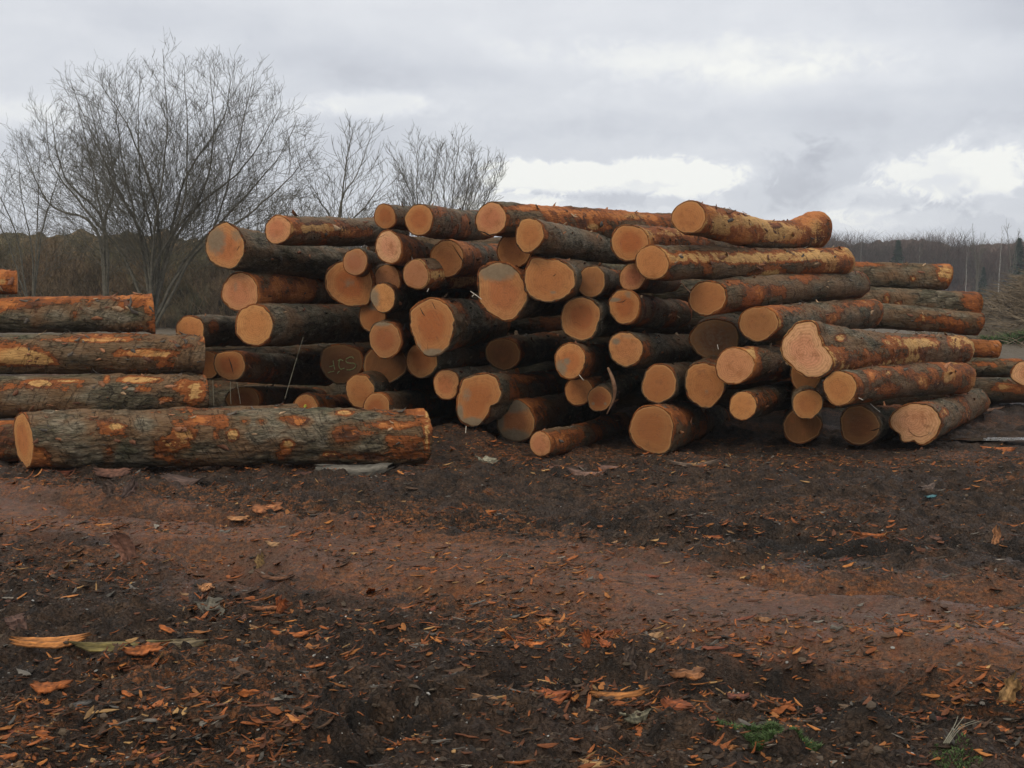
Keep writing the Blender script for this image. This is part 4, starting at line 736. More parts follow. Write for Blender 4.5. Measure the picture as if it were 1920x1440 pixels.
PIECES = [  # px, py, length px, width px, yaw deg, lift deg, colour, kind, label
 (664, 893, 140, 34, -8, 24, GR, 'bark_slab', 'grey curved bark slab with ragged edge in front of the long log'),
 (232, 1055, 72, 50, 118, 50, PB, 'bark_slab', 'red brown flap of bark standing up in the mud at the left'),
 (92, 1211, 128, 26, 3, 12, GO, 'bark_strip', 'golden bark strip at the left edge, leftmost piece of a broken row'),
 (228, 1213, 160, 36, 4, 12, YG, 'bark_strip', 'mossy yellow bark strip, middle piece of a broken row at left'),
 (332, 1203, 100, 24, 10, 12, (.20, .15, .08), 'bark_strip', 'dull tan bark strip, right piece of a broken row at left'),
 (272, 1240, 66, 36, 20, 8, OR, 'bark_chip', 'bright orange ragged chip just below the mossy yellow strip'),
 (95, 1307, 64, 36, 14, 8, OR, 'bark_chip', 'bright orange chip alone in the lower left mud'),
 (91, 1285, 24, 20, 5, 5, (.42, .19, .09), 'wood_chip', 'small blocky light orange chip above the lower left orange one'),
 (922, 1332, 84, 32, -28, 10, (.26, .135, .06), 'bark_chip', 'long tan brown plank like chip slanting at the lower middle'),
 (1035, 1315, 62, 34, -10, 10, RO, 'bark_chip', 'broad red orange chip beside the golden splinter'),
 (1148, 1316, 98, 24, 12, 8, GO, 'wood_splinter', 'longest golden splinter at the lower middle'),
 (1045, 1288, 58, 16, -30, 8, RO, 'wood_splinter', 'narrow orange stick above the broad red orange chip'),
 (1224, 1268, 44, 18, -40, 14, GO, 'wood_splinter', 'golden splinter slanting above the longest one'),
 (873, 1388, 40, 22, 20, 8, GO, 'wood_chip', 'golden orange chip near the lower edge, left of centre'),
 (1193, 1354, 44, 40, 20, 6, (.20, .18, .115), 'bark_chip', 'round grey green flake in the lower middle'),
 (1265, 1358, 62, 36, -50, 14, RO, 'wood_splinter', 'fibrous orange splinter right of the round grey green flake'),
 (1112, 1418, 46, 28, -20, 10, TN, 'wood_chip', 'frayed tan chip at the bottom edge near the middle'),
 (1290, 1251, 60, 30, 5, 14, (.28, .12, .05), 'bark_chip', 'grey and orange bark curl above the right hand mud hollow'),
 (1296, 1285, 30, 32, 40, 8, OR, 'bark_chip', 'squarish orange chip under the grey and orange curl'),
 (1434, 1158, 34, 16, -48, 12, (.44, .22, .10), 'wood_chip', 'single light orange chip on the smooth track'),
 (1868, 1017, 38, 20, 80, 50, (.44, .20, .09), 'wood_splinter', 'orange splinter standing upright near the right edge'),
 (1893, 1295, 60, 40, 65, 45, TN, 'bark_slab', 'tan bark piece propped up at the right edge'),
 (1888, 1333, 26, 26, 60, 20, OR, 'bark_chip', 'bright orange tip of wood below the propped tan bark'),
 (1362, 1408, 34, 32, -20, 8, (.46, .20, .07), 'wood_chip', 'orange chip just left of the green moss patch'),
 (545, 1181, 72, 18, -3, 6, OR, 'wood_splinter', 'flat orange stick below the small pile of orange sticks'),
 (525, 1150, 40, 34, 70, 40, RO, 'bark_chip', 'upright orange curl in the small pile of orange sticks'),
 (500, 1150, 70, 14, 20, 10, (.30, .12, .05), 'wood_splinter', 'thin orange brown stick pointing into the upright orange curl'),
 (598, 1115, 52, 14, -2, 6, (.42, .17, .08), 'wood_splinter', 'light orange stick under the grey white splinter'),
 (607, 1102, 38, 16, 18, 12, (.30, .27, .24), 'wood_splinter', 'grey white splinter above the light orange stick'),
 (553, 1085, 38, 24, 105, 48, (.30, .13, .06), 'bark_chip', 'orange brown tongue of bark standing at the end of a curl'),
 (487, 1056, 30, 22, 80, 50, (.24, .15, .06), 'bark_chip', 'olive tan curl of bark standing left of the orange brown tongue'),
 (515, 1072, 60, 14, -12, 8, (.22, .10, .05), 'bark_strip', 'brown strip joining the olive curl and the orange brown tongue'),
 (392, 1143, 42, 44, 20, 16, (.18, .16, .12), 'bark_chip', 'crumbly grey bark lump left of the pile of sticks'),
 (388, 1122, 34, 26, -30, 16, (.40, .18, .07), 'bark_chip', 'light orange chip on top of the crumbly grey lump'),
 (780, 896, 56, 26, -22, 16, PB, 'bark_strip', 'pinkish bark curl right of the grey curved slab'),
 (912, 874, 38, 30, 30, 30, (.26, .24, .17), 'bark_chip', 'pale triangular flake in front of the gap in the heap'),
 (1066, 872, 60, 26, 0, 12, PB, 'bark_slab', 'left one of three pinkish slabs in front of the heap'),
 (1168, 874, 78, 26, 3, 10, (.20, .11, .08), 'bark_slab', 'right and largest of three pinkish slabs before the heap'),
 (1102, 886, 64, 22, 0, 8, (.27, .16, .12), 'bark_slab', 'lowest of three pinkish slabs before the heap'),
 (1300, 873, 90, 14, -6, 8, (.20, .14, .10), 'bark_strip', 'long thin grey brown strip before the glowing ground end'),
 (896, 954, 66, 24, -10, 8, OR, 'bark_chip', 'large orange chip at the far edge of the smooth track'),
 (450, 962, 38, 20, -4, 10, (.46, .22, .09), 'wood_chip', 'light orange chip right of the dark hollow'),
 (500, 955, 54, 26, 10, 16, (.34, .13, .05), 'bark_chip', 'mound of orange bark beside the light orange chip'),
 (1180, 1240, 46, 30, 75, 45, (.12, .085, .065), 'bark_chip', 'grey brown slat standing right of the central hollow'),
 (862, 1195, 56, 24, -20, 8, (.16, .095, .07), 'bark_chip', 'dull brown slab lying above the lower middle chips'),
 (988, 1188, 60, 16, -8, 8, RO, 'wood_splinter', 'orange splinter left of the tan shaving'),
 (1024, 1176, 28, 20, 20, 14, GO, 'wood_chip', 'tan shaving at the end of the orange splinter'),
 (983, 1205, 38, 28, 20, 12, (.28, .11, .06), 'bark_chip', 'reddish bark flake under the orange splinter'),
 (1003, 1227, 32, 14, 3, 6, OR, 'wood_chip', 'small orange stick left of the central dark hollow'),
 (1120, 1206, 70, 18, 8, 12, RO, 'bark_strip', 'orange bark strip bridging the top of the central hollow'),
 (1098, 1225, 36, 18, 80, 40, RO, 'bark_strip', 'left orange shred hanging into the central hollow'),
 (1134, 1228, 42, 16, -60, 35, RO, 'bark_strip', 'right orange shred hanging into the central hollow'),
 (1480, 1330, 70, 30, -8, 14, OR, 'bark_chip', 'torn orange bark heap under the dark right hand hollow'),
 (1560, 1298, 26, 20, -50, 16, (.30, .12, .06), 'bark_chip', 'orange brown flake at the right end of the dark hollow'),
 (1752, 1335, 34, 20, 0, 8, (.22, .065, .04), 'bark_chip', 'dark red chip left of the propped tan bark'),
 (1380, 1297, 42, 22, -24, 8, (.20, .07, .045), 'bark_chip', 'dark red chip between the squarish orange chip and hollow'),
 (1540, 1258, 24, 30, 70, 30, (.20, .08, .05), 'bark_chip', 'red brown flake above the dark right hand hollow'),
 (575, 884, 44, 20, 25, 16, (.19, .09, .065), 'bark_chip', 'brown bark curl leaning on the foot of the long log'),
 (112, 884, 50, 22, 12, 14, (.24, .075, .04), 'bark_chip', 'red bark chip at the left foot of the long log'),
 (212, 891, 64, 20, 6, 20, (.15, .07, .045), 'bark_strip', 'arched brown bark strip below the long log'),
 (243, 944, 40, 30, 55, 45, (.12, .075, .06), 'bark_chip', 'triangular brown flap right of the first one near the dark hollow'),
 (205, 943, 34, 26, 110, 45, (.12, .08, .06), 'bark_chip', 'triangular brown flap left of the dark hollow'),
 (188, 952, 30, 22, 40, 14, (.34, .13, .06), 'bark_chip', 'orange chip at the foot of the triangular brown flaps'),
 (345, 905, 90, 26, -28, 14, (.10, .06, .045), 'bark_slab', 'dark brown slab lying under the middle of the long log'),
 (1850, 770, 60, 18, 4, 8, (.20, .11, .07), 'bark_chip', 'brown chip in front of the lowest right log'),
 (1872, 833, 60, 16, -4, 8, OR, 'bark_chip', 'orange flake on the near rim of the puddle'),
 (1600, 1345, 40, 14, -30, 10, (.20, .13, .08), 'wood_splinter', 'brown splinter slanting above the mud ridge'),
 (1320, 990, 60, 20, -10, 10, RO, 'bark_chip', 'left orange drift of bark on the far side of the track'),
 (1640, 1000, 56, 22, -16, 14, OR, 'bark_chip', 'right orange drift of bark on the far side of the track'),
 (1745, 933, 20, 8, 5, 10, (.12, .30, .34), 'plastic_scrap', 'tiny turquoise scrap of plastic on the dark mud'),
 (1740, 915, 40, 18, 30, 18, (.19, .13, .10), 'bark_chip', 'grey brown flake above the turquoise scrap'),
 (30, 1190, 40, 40, 60, 30, (.16, .085, .06), 'bark_chip', 'rounded brown flake above the golden strip'),
 (150, 1330, 40, 16, 30, 10, (.10, .09, .08), 'bark_chip', 'dark grey sliver right of the lower left orange chip'),
]
for k, (px_, py_, L_, W_, yaw, lift, colr, nm, lb) in enumerate(PIECES):
    g = G(px_, py_); sc = g[1] / F; Lm, Wm = L_ * sc, W_ * sc * (1.0 if lift > 25 else 1.25)
    me = flake_mesh(nm, Lm, Wm, random.uniform(.1, .45) if L_ > 30 else .1, colr, 500 + k, thick=.006, rag=.55 if Lm < .2 else .3)
    o = link(nm, me, None, lb, nm.replace('_', ' '), 'large pieces of bark and wood on the mud')
    ya = math.radians(yaw); zs = [gz(g[0] + math.cos(ya) * Lm * t_, g[1] + math.sin(ya) * Lm * t_) for t_ in (-.4, -.2, 0, .2, .4)]
    o.location = (g[0], g[1], (gz(g[0], g[1]) + Lm * .35 if lift > 35 else .35 * (sum(zs) / 5) + .65 * max(zs) + .008 + Wm * .4 * math.sin(math.radians(lift))))
    if lift > 35: o.rotation_euler = (math.radians(68), math.radians(90 - abs(yaw)) * .6 * (1 if yaw < 90 else -1), math.radians(random.uniform(-20, 20))) if W_ >= L_ else (math.radians(70), math.radians(-(yaw if yaw < 90 else yaw)), math.radians(random.uniform(-15, 15)))
    else: o.rotation_euler = (math.radians(lift * 1.3), math.radians(random.uniform(-4, 4)), math.radians(yaw))
CH_KINDS = [('wood_chip', OR, 'small orange chip among the scattered litter'), ('wood_chip', (.32, .18, .085), 'small pale tan chip among the scattered litter'),
            ('bark_chip', (.15, .075, .05), 'small brown bark flake among the scattered litter'), ('bark_chip', (.24, .075, .04), 'small rust red bark flake among the scattered litter'), ('bark_chip', (.15, .135, .11), 'small grey bark flake among the scattered litter')]
tmpl = [[flake_mesh(nm, 1, random.uniform(.25, .55), .15, c_, 900 + 10 * i + j, nx=8, ny=4, thick=.05, rag=.6) for j in range(4)] for i, (nm, c_, lb) in enumerate(CH_KINDS)]
X_, Y_, r_ = scatter(215, 4.15, 10, 1.6, True, 77)
zz = ground_z(X_, Y_)
for k in range(len(X_)):
    i = r_.choice(5, p=[.34, .10, .24, .22, .10]); nm, c_, lb = CH_KINDS[i]
    o = link(nm, tmpl[i][r_.integers(4)], None, lb, nm.replace('_', ' '), lb.replace('small', 'small').replace(' among the scattered litter', 's') )
    s_ = float(r_.uniform(.045, .10)); o.scale = (s_, s_, s_); o.location = (X_[k], Y_[k], zz[k] + .008)
    o.rotation_euler = (float(r_.normal(.2, .25)), float(r_.normal(0, .15)), float(r_.normal(0, .8)))
# twig bundle + moss patches
g = G(1800, 1402); base_ = g + np.array([-.10, -.12, gz(g[0], g[1]) + .01])
parts_ = [tube_arrays(catmull([base_ + np.array([.006 * i, 0, .003]), base_ + np.array([.06 + .012 * i, .07 + .01 * i, .022 + .006 * (3 - i)]), base_ + np.array([.09 + .030 * i, .12 + .02 * (i % 2), .058 - .008 * i])], 7), np.linspace(.0026, .0012, 7), 5) for i in range(4)]
v_, q_ = join(parts_); link('twig_bundle', mesh_np('twig_bundle', v_ - base_, q_, DRY), None, 'splayed bundle of dry twigs at the lower right', 'twigs', loc=tuple(base_))
GRASS = attr_mat('green_moss', 30, .8, .2, .002, .7)
def moss(cx_, cy_, rx, ry, n, label, hh=.03, Yk=None):
    r = np.random.default_rng(int(cx_)); a_ = r.uniform(0, 6.28, n); d_ = np.sqrt(r.random(n)); g = G(cx_, cy_); s_ = g[1] / F
    if Yk: g = P(cx_, cy_, Yk); s_ = Yk / F
    X_ = g[0] + np.cos(a_) * d_ * rx * s_; Y_ = g[1] + np.sin(a_) * d_ * ry * s_ * 3.0 - np.cos(a_) * d_ * rx * s_ * .25
    k = fb2(X_ * 18, Y_ * 18, 2) > -.2; X_, Y_ = X_[k], Y_[k]; n = len(X_)
    L_ = r.uniform(.4, 1.2, n) * hh; W_ = np.full(n, .0022) * (g[1] / 4.5); lean = r.normal(0, .7, (n, 2)); z_ = ground_z(X_, Y_)
    b = np.stack([X_, Y_, z_ - .002], -1); u = r.uniform(0, 3.14, n); side = np.stack([np.cos(u), np.sin(u), 0 * u], -1) * W_[:, None]
    mid = b + np.stack([lean[:, 0] * L_ * .35, lean[:, 1] * L_ * .35, L_ * .6], -1); tipp = b + np.stack([lean[:, 0] * L_, lean[:, 1] * L_, L_ * .9], -1)
    v = np.stack([b - side, b + side, mid - side * .8, mid + side * .8, tipp], 1); o = (np.arange(n) * 5)[:, None]
    c_ = np.array([(.07, .135, .035), (.10, .17, .05), (.05, .09, .03), (.13, .17, .07)])[r.integers(0, 4, n)] * r.uniform(.7, 1.2, n)[:, None]
    link('green_moss', mesh_np('green_moss', v.reshape(-1, 3), [np.array([[0, 1, 3, 2]]) + o, np.array([[2, 3, 4]]) + o], GRASS, np.repeat(c_, 5, 0)), kind='stuff', label=label, cat='moss')
moss(1410, 1388, 62, 18, 7500, 'bright green patch of mossy grass at the bottom right', .02); moss(1485, 1402, 55, 10, 3600, 'thin green tail of the mossy grass patch', .018)
moss(1790, 1428, 46, 14, 900, 'sparse low green moss by the dry twigs', .014)
moss(1905, 640, 60, 5, 1500, 'green weeds on the far ground at the right edge', .35, 38)
# ------------------------------------------------------------------ trees
TWIG = simple('grey_bark', (.075, .070, .052), (.155, .142, .110), 9, .9, .3, .01)
DARKT = simple('brown_bark', (.055, .042, .030), (.12, .092, .066), 3, .95, 0, .01)
BIRCH = simple('birch_bark', (.30, .29, .26), (.50, .48, .45), 2.5, .8, .2, .01)
def unit(v): return v / (np.linalg.norm(v) + 1e-9)
def sprout(poly, f, ang, length, n, upc, r):
    k = f * (len(poly) - 1); i = min(int(k), len(poly) - 2); p = poly[i] + (poly[i + 1] - poly[i]) * (k - i); t = unit(poly[i + 1] - poly[i])
    a_ = r.uniform(0, 6.28); s = unit(np.cross(t, [.3, .5, .81])); u = np.cross(s, t); side = math.cos(a_) * s + math.sin(a_) * u
    d = unit(t * math.cos(ang) + side * math.sin(ang)); out = [p]
    for _ in range(n - 1):
        d = unit(d + np.array([0, 0, upc]) + r.normal(0, .075, 3)); p = p + d * length / (n - 1); out.append(p)
    return np.array(out)
def bare_tree(name, stems, Y, label, cat='tree', group=None, sp=.2, c_len=.42, seed=1, r0=.05, tw=.0055, mt=None, ang=(.7, 1.0), upc=.13, sp2=.14, lv3=2, depth=1.4):
    r = np.random.default_rng(seed); trunk, crown = [], []
    bx = stems[0][0]; base_ = P(bx[0], bx[1], Y); base_[2] = gz(base_[0], base_[1])
    for st_ in stems:
        dy = r.uniform(-1, 1) * depth; cp = [P(a_, b_, Y + dy * (i / max(1, len(st_) - 1))) for i, (a_, b_) in enumerate(st_)]
        if st_ is stems[0] or True: cp[0][2] = max(cp[0][2], base_[2] - .05)
        poly = catmull(cp, 22); poly[1:] += r.normal(0, .012, (21, 3)); SL = np.linalg.norm(np.diff(poly, axis=0), axis=1).sum()
        rs = r0 * (SL / 6) ** .8; trunk.append(tube_arrays(poly, np.linspace(1, .12, 22) ** 1.1 * rs, 7))
        n1_ = int(SL / sp)
        for k in range(n1_):
            f = .16 + .83 * (k + r.random()) / n1_; l1 = SL * c_len * (1 - f) ** .8 * r.uniform(.6, 1.15) + .25
            c1 = sprout(poly, f, r.uniform(*ang), l1, 8, upc, r); ra = max(tw * 1.2, rs * .17 * (1 - f * .6)) * min(1, .4 + l1 / 2)
            crown.append(tube_arrays(c1, np.linspace(ra, tw * .7, 8), 4))
            for m_ in range(max(1, int(l1 / sp2))):
                f2 = .2 + .8 * r.random(); l2 = l1 * .42 * (1 - f2) * r.uniform(.6, 1.2) + r.uniform(.12, .32)
                c2 = sprout(c1, f2, r.uniform(.55, .9), l2, 5, upc, r); crown.append(tube_arrays(c2, np.linspace(tw, tw * .6, 5), 3))
                for _ in range(r.integers(0, lv3 + 1)):
                    c3 = sprout(c2, r.uniform(.2, .95), r.uniform(.5, .9), r.uniform(.08, .24), 3, upc, r); crown.append(tube_arrays(c3, tw * .6, 3))
    root = link(name, None, None, label, cat, group, loc=tuple(base_))
    v_, q_ = join(trunk); link('trunk', mesh_np('trunk', v_ - base_, q_, mt or TWIG), root)
    v_, q_ = join(crown); link('crown', mesh_np('crown', v_ - base_, q_, TWIG), root)
    return root
BT = 'bare trees behind the logs at the left'
bare_tree('bare_tree', [[(285, 615), (284, 520), (290, 430), (312, 260), (305, 92)], [(285, 600), (290, 500), (340, 400), (352, 260), (345, 120)], [(290, 600), (330, 520), (400, 430), (438, 300), (478, 128)],
    [(283, 600), (275, 470), (235, 380), (190, 290), (130, 150)], [(284, 590), (262, 440), (228, 300), (215, 150)], [(290, 600), (345, 490), (430, 400), (510, 310), (556, 230)], [(285, 600), (290, 470), (262, 330), (262, 130)],
    [(290, 590), (320, 470), (385, 350), (400, 230), (392, 120)], [(284, 600), (230, 480), (150, 380), (95, 300), (88, 200)], [(292, 610), (370, 470), (470, 400), (545, 330), (570, 300)], [(286, 600), (320, 440), (350, 330), (420, 220), (430, 135)],
    [(285, 600), (268, 450), (205, 330), (168, 195)], [(287, 600), (298, 420), (245, 250), (182, 150)], [(288, 600), (330, 430), (460, 310), (530, 190)]],
    32, 'largest bare many stemmed tree with a wide fan crown at the left', group=BT, seed=3, r0=.044, tw=.0040, sp=.16, c_len=.55, ang=(.75, 1.1), upc=.10, sp2=.13)
bare_tree('bare_tree', [[(200, 600), (198, 480), (190, 400), (170, 300), (140, 175)], [(200, 590), (195, 420), (120, 330), (95, 210)], [(200, 590), (196, 430), (215, 330), (180, 200)], [(198, 600), (180, 430), (90, 380), (40, 260)]],
    36, 'bare tree with a thick pale trunk left of the largest one', group=BT, seed=5, r0=.055, tw=.0042, sp=.22, sp2=.17, ang=(.7, 1.1), upc=.08, c_len=.5)
bare_tree('bare_tree', [[(60, 600), (60, 470), (40, 360), (30, 240)], [(60, 600), (80, 430), (110, 330), (120, 250)], [(58, 600), (30, 440), (-10, 350), (-30, 290)], [(62, 600), (70, 400), (75, 260)], [(62, 600), (0, 420), (-60, 330)]],
    40, 'bare tree cut by the left frame edge', group=BT, seed=8, r0=.036, tw=.0044, sp=.24, sp2=.2, lv3=1, ang=(.7, 1.1), upc=.08, c_len=.5)
bare_tree('bare_tree', [[(628, 640), (632, 480), (640, 390), (650, 300), (662, 238)], [(632, 470), (640, 380), (672, 320), (703, 238)], [(628, 600), (625, 430), (600, 380), (575, 345)], [(630, 600), (640, 450), (690, 380), (730, 325)]],
    33, 'slender bare sapling with a forked top behind the tan level log', group=BT, seed=12, r0=.05, tw=.005, sp=.26, sp2=.2, lv3=1, c_len=.5, upc=.08)
bare_tree('bare_tree', [[(795, 620), (790, 450), (770, 360), (735, 292)], [(795, 620), (785, 450), (782, 350), (783, 264)], [(795, 600), (800, 440), (812, 350), (820, 285)], [(795, 600), (770, 460), (750, 390), (742, 330)]],
    36, 'left one of two twin bare bushes above the top logs', group=BT, seed=15, r0=.04, tw=.0048, sp=.17, c_len=.32, ang=(.4, .7), lv3=2)
bare_tree('bare_tree', [[(850, 620), (845, 450), (850, 360), (862, 258)], [(850, 620), (840, 440), (832, 360), (838, 285)], [(850, 600), (865, 440), (890, 370), (918, 300)], [(850, 600), (880, 440), (915, 370), (940, 318)], [(850, 600), (862, 430), (878, 350), (885, 285)]],
    36, 'right one of two twin bare bushes above the top logs', group=BT, seed=17, r0=.04, tw=.0048, sp=.17, c_len=.32, ang=(.4, .7), lv3=2)
for k, (xx, top, Yt, lb) in enumerate([(545, 330, 42, 'low bare thorn bush right beside the largest tree'), (590, 350, 44, 'tangled bare bush left of the slender sapling'), (690, 350, 44, 'tangled bare bush right of the slender sapling'), (480, 320, 46, 'bare bush showing through the right side of the largest tree'), (740, 370, 42, 'small bare bush left of the twin bushes')]):
    bare_tree('bare_bush', [[(xx, 620), (xx - 20 + j * 12, 480), (xx - 45 + j * 24, top + 30 + abs(j - 2) * 14)] for j in range(5)], Yt, lb, 'bush', 'bare bushes behind the heap', seed=30 + k, r0=.04, tw=.006, sp=.2, sp2=.16, lv3=1)
# ---- woods as masses
def twig_field(n, x0, x1, y0, y1, topf, lmin, lmax, rad, seed, zlo=0.0, lean=.35):
    r = np.random.default_rng(seed); X_ = r.uniform(x0, x1, n); Y_ = y0 + (y1 - y0) * r.random(n) ** 1.5; tp = topf(X_)
    L_ = r.uniform(lmin, lmax, n); Z1 = tp * (zlo + (1 - zlo) * r.random(n) ** .55) * r.uniform(.92, 1.06, n); d = r.normal(0, lean, (n, 2)); t = np.linspace(0, 1, 4)
    pts = np.stack([X_[:, None] + d[:, :1] * L_[:, None] * t ** 1.4, Y_[:, None] + d[:, 1:] * L_[:, None] * t, (Z1 - L_)[:, None] + L_[:, None] * t], -1); pts[..., 0] += r.normal(0, .04, (n, 4)) * L_[:, None]
    rr = (rad * r.uniform(.5, 1.4, n))[:, None] * np.array([1, .8, .55, .25]); ph = np.arange(3) * 2.094
    off = np.stack([np.cos(ph), np.sin(ph), 0 * ph], -1); v = pts[:, :, None] + rr[..., None, None] * off
    i = np.arange(12).reshape(4, 3); j = np.roll(i, -1, 1); q = np.stack([i[:-1], j[:-1], j[1:], i[1:]], -1).reshape(-1, 4)
    return v.reshape(-1, 3), (q[None] + (np.arange(n) * 12)[:, None, None]).reshape(-1, 4)
def core(x0, x1, y0, dep, topf, nx, seed, frac=.86, amp=1.0):
    X_ = np.linspace(x0, x1, nx); nz_ = 26; prof = [(0, t) for t in np.linspace(0, 1, 14)] + [(t, 1) for t in np.linspace(.08, 1, nz_ - 14)]
    pr = np.array(prof); U, V_ = np.meshgrid(X_, np.arange(nz_), indexing='ij'); tp = topf(U)
    z = pr[V_, 1] * tp * frac; yy = y0 + pr[V_, 0] * dep + amp * 1.6 * fb2(U * .6 / amp + seed, z * .7 / amp + seed, 4) + .35 * z * pr[V_, 1]
    z = z + (pr[V_, 0] > 0) * amp * fb2(U * .8 / amp, yy * .8 / amp, 3); i = np.arange(nx * nz_).reshape(nx, nz_)
    q = np.stack([i[:-1, :-1], i[1:, :-1], i[1:, 1:], i[:-1, 1:]], -1).reshape(-1, 4)
    return np.stack([U, yy, z], -1).reshape(-1, 3), q
def thicket_mat(name, c1, c2, c3, sc):
    m, T = mat(name); co = T.node('ShaderNodeTexCoord').outputs['Object']
    n1 = T.noise(co, sc * .15, 4, .6); n2 = T.noise(T.scale(co, (1, 1, .5)), sc, 5, .75, 1.5); n3 = T.noise(co, sc * .35, 4, .6)
    c = T.mix(T.step(n1, .38, .62), c1, c2); c = T.mix(T.m('MULTIPLY', T.step(n3, .45, .65), .6), c, c3); c = T.mix(1.0, c, T.mix(T.step(n2, .3, .7), (.30, .30, .30), (1.6, 1.6, 1.6)), 'MULTIPLY')
    T.finish(c, .95, [(n2, .7, .3)], .1); return m
HM = thicket_mat('hedge_mass', (.17, .122, .070), (.11, .102, .058), (.20, .128, .070), 2.2)
htop = lambda X: np.interp(X, [-34, -23, -17, -12.5, -9, 0, 10], [4.7, 4.6, 4.7, 4.2, 4.0, 3.6, 3.0]) * (1 + .12 * fb2(X * .8, X * 0 + 3, 3))
v1, q1 = core(-75, 14, 56, 8, htop, 480, 3); v2, q2 = twig_field(24000, -75, 12, 54.0, 58, htop, .7, 2.0, .012, 41, .05, .75)
v_, q_ = join([(v1, q1), (v2, q2)]); link('hedge', mesh_np('hedge', v_, q_, HM), kind='stuff', label='brown leafless thicket forming a dense mass behind the left logs', cat='thicket')
WM = thicket_mat('far_wood_mass', (.115, .085, .068), (.145, .092, .072), (.07, .072, .048), 1.1)
wtop = lambda X: np.interp(X, [-60, 40, 55, 62, 70, 80, 120], [8, 9.0, 9.4, 8.8, 8.5, 9.4, 10]) * (1 + .20 * fb2(X * .35, X * 0 + 1, 3))
v1, q1 = core(-60, 125, 182, 20, wtop, 420, 9, .88, 1.3); v2, q2 = twig_field(30000, 34, 110, 172, 196, wtop, 1.0, 2.6, .022, 43, .35, .75)
v3, q3 = twig_field(4000, -60, 30, 176, 186, wtop, 1.8, 5.0, .05, 44, .6, .28)
v_, q_ = join([(v1, q1), (v2, q2), (v3, q3)]); link('far_wood', mesh_np('far_wood', v_, q_, WM), kind='stuff', label='distant leafless wood along the horizon at the right', cat='wood')
NEEDLE = simple('dark_needles', (.014, .026, .014), (.035, .058, .028), 3, .9, 0, .01, .1)
def conifer(px_, pbase, ptop, Y, wpx, label, seed):
    r = np.random.default_rng(seed); b = P(px_, pbase, Y); t_ = P(px_, ptop, Y); b[2] = 0; Hh = t_[2]; Rm = wpx * Y / F
    n = 2600; u = r.random(n) ** .75; a_ = r.uniform(0, 6.28, n); lay = .7 + .45 * np.sin(u * 38 + np.sin(a_ * 3) * 2.2); rad = Rm * (1 - u) * lay * r.uniform(.3, 1.15, n) * (1 + .4 * np.sin(a_ * 2 + seed + u * 5))
    c_ = np.stack([np.cos(a_) * rad, np.sin(a_) * rad, Hh * (.08 + .92 * u) - rad * .25], -1); s_ = Hh * .035
    d = np.stack([np.cos(a_), np.sin(a_), -.35 + 0 * a_], -1) * s_ * r.uniform(.6, 1.6, n)[:, None]; sd2 = np.stack([-np.sin(a_), np.cos(a_), r.normal(0, .3, n)], -1) * s_ * .35
    v = np.stack([c_ - sd2, c_ + sd2, c_ + d + sd2 * .2, c_ + d - sd2 * .2], 1).reshape(-1, 3); q = np.arange(n * 4).reshape(n, 4)
    root = link('conifer_tree', None, None, label, 'tree', 'dark conifers in the far wood', loc=tuple(b))
    vt, qt = tube_arrays(np.array([[0, 0, 0], [0, 0, Hh * .5], [0, 0, Hh * .98]]), np.array([.03, .018, .004]) * Hh * .6, 7); link('trunk', mesh_np('trunk', vt, qt, DARKT), root)
    link('crown', mesh_np('crown', v, q, NEEDLE, smooth=False), root)
conifer(1682, 566, 450, 165, 34, 'dark conifer in the far wood right of the bent log', 1)
conifer(1908, 566, 446, 150, 36, 'dark conifer at the right frame edge', 2)
conifer(1842, 566, 500, 160, 18, 'small dark conifer between the two pale birch trunks', 3)
for k, (xx, lean_, top, Yt, lb) in enumerate([(1811, 2, 470, 150, 'pale birch trunk at the right end of the highest farther log'), (1871, 8, 430, 140, 'tallest pale birch trunk near the right edge'), (1722, 3, 455, 160, 'faint birch trunk above the highest farther log'), (1613, 2, 450, 165, 'faint birch trunk just right of the bent log')]):
    bare_tree('birch_tree', [[(xx - 1, 575), (xx + lean_ * .3, 520), (xx + lean_, top)]], Yt, lb, 'tree', 'pale birches in the far wood', seed=60 + k, r0=.05, tw=.018, sp=.5, c_len=.28, mt=BIRCH, ang=(.35, .6), sp2=.5, lv3=0, depth=0)
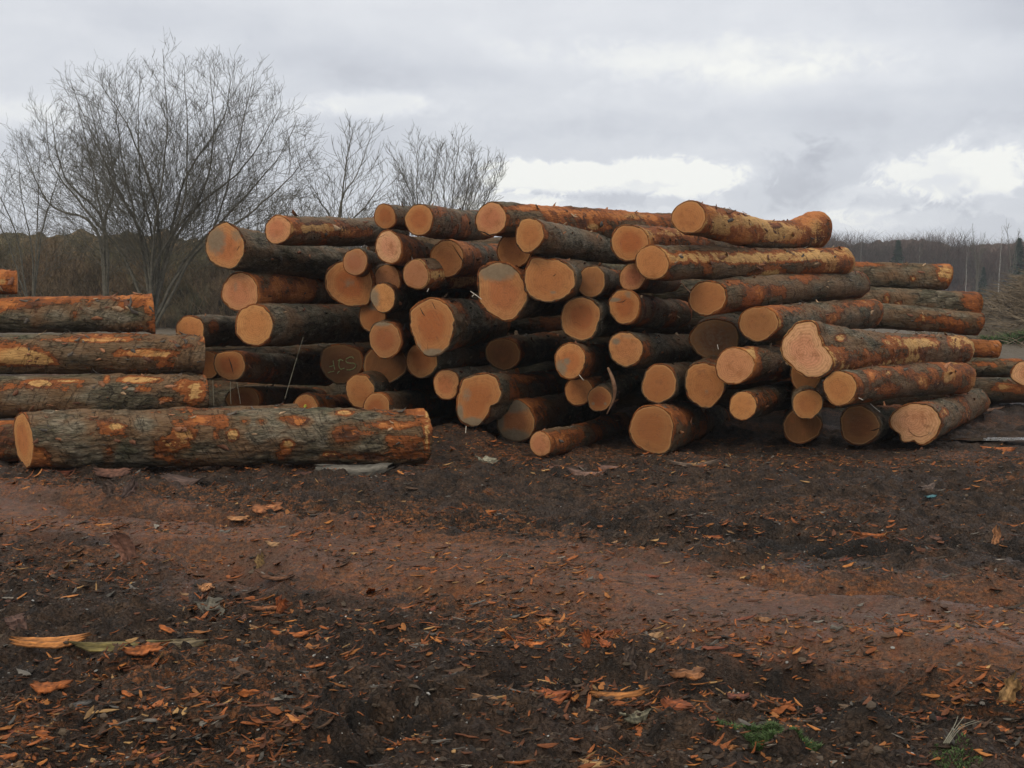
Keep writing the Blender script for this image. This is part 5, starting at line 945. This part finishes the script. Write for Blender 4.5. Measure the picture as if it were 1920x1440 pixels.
for k, (xx, top, Yt, lb) in enumerate([(1830, 425, 130, 'faint tall bare tree rising left of the tallest birch'), (1895, 415, 125, 'faint tall bare tree rising right of the tallest birch')]):
    bare_tree('bare_tree', [[(xx, 580), (xx, 500), (xx - 8, top)], [(xx, 575), (xx + 6, 490), (xx + 16, top + 18)]], Yt, lb, 'tree', 'faint bare trees above the far wood', seed=80 + k, r0=.05, tw=.014, sp=.5, c_len=.3, ang=(.3, .55), sp2=.4, lv3=0, depth=0)

# ------------------------------------------------------------------ air
HZ, T = mat('haze')
pv = T.node('ShaderNodeVolumePrincipled', {'Color': (.80, .84, .90, 1), 'Density': .0007, 'Anisotropy': .3})
T.l.new(pv.outputs[0], T.node('ShaderNodeOutputMaterial').inputs['Volume'])
hv = np.array([(x_, y_, z_) for z_ in (-3.0, 14.0) for x_, y_ in ((-700, -6), (700, -6), (700, 315), (-700, 315))], float)
link('haze', mesh_np('haze', hv, np.array([[3, 2, 1, 0], [4, 5, 6, 7], [0, 1, 5, 4], [1, 2, 6, 5], [2, 3, 7, 6], [3, 0, 4, 7]]), HZ, smooth=False), kind='stuff', label='thin grey damp air over the yard and far wood', cat='haze')

def brush(n, label):
    r = np.random.default_rng(5); X_ = r.normal(17.4, 1.6, n); Y_ = r.normal(40.6, 1.5, n); Z_ = ground_z(X_, Y_); L_ = r.uniform(.3, 1.1, n); a_ = r.uniform(0, 6.28, n)
    d = np.stack([np.cos(a_), np.sin(a_), r.uniform(-.15, .5, n)], -1); parts = []
    for k in range(n):
        p0 = np.array([X_[k], Y_[k], Z_[k] + .03 + .1 * r.random()]); parts.append(tube_arrays([p0, p0 + d[k] * L_[k] * .5 + [0, 0, .05], p0 + d[k] * L_[k]], [.018, .012, .005], 3))
    v_, q_ = join(parts); link('brushwood', mesh_np('brushwood', v_, q_, BRW), kind='stuff', label=label, cat='brushwood')
BRW = simple('brushwood', (.11, .08, .05), (.24, .19, .13), 3, .9, 0, .01)
brush(4200, 'tangle of cut brushwood over the mound at the right edge')
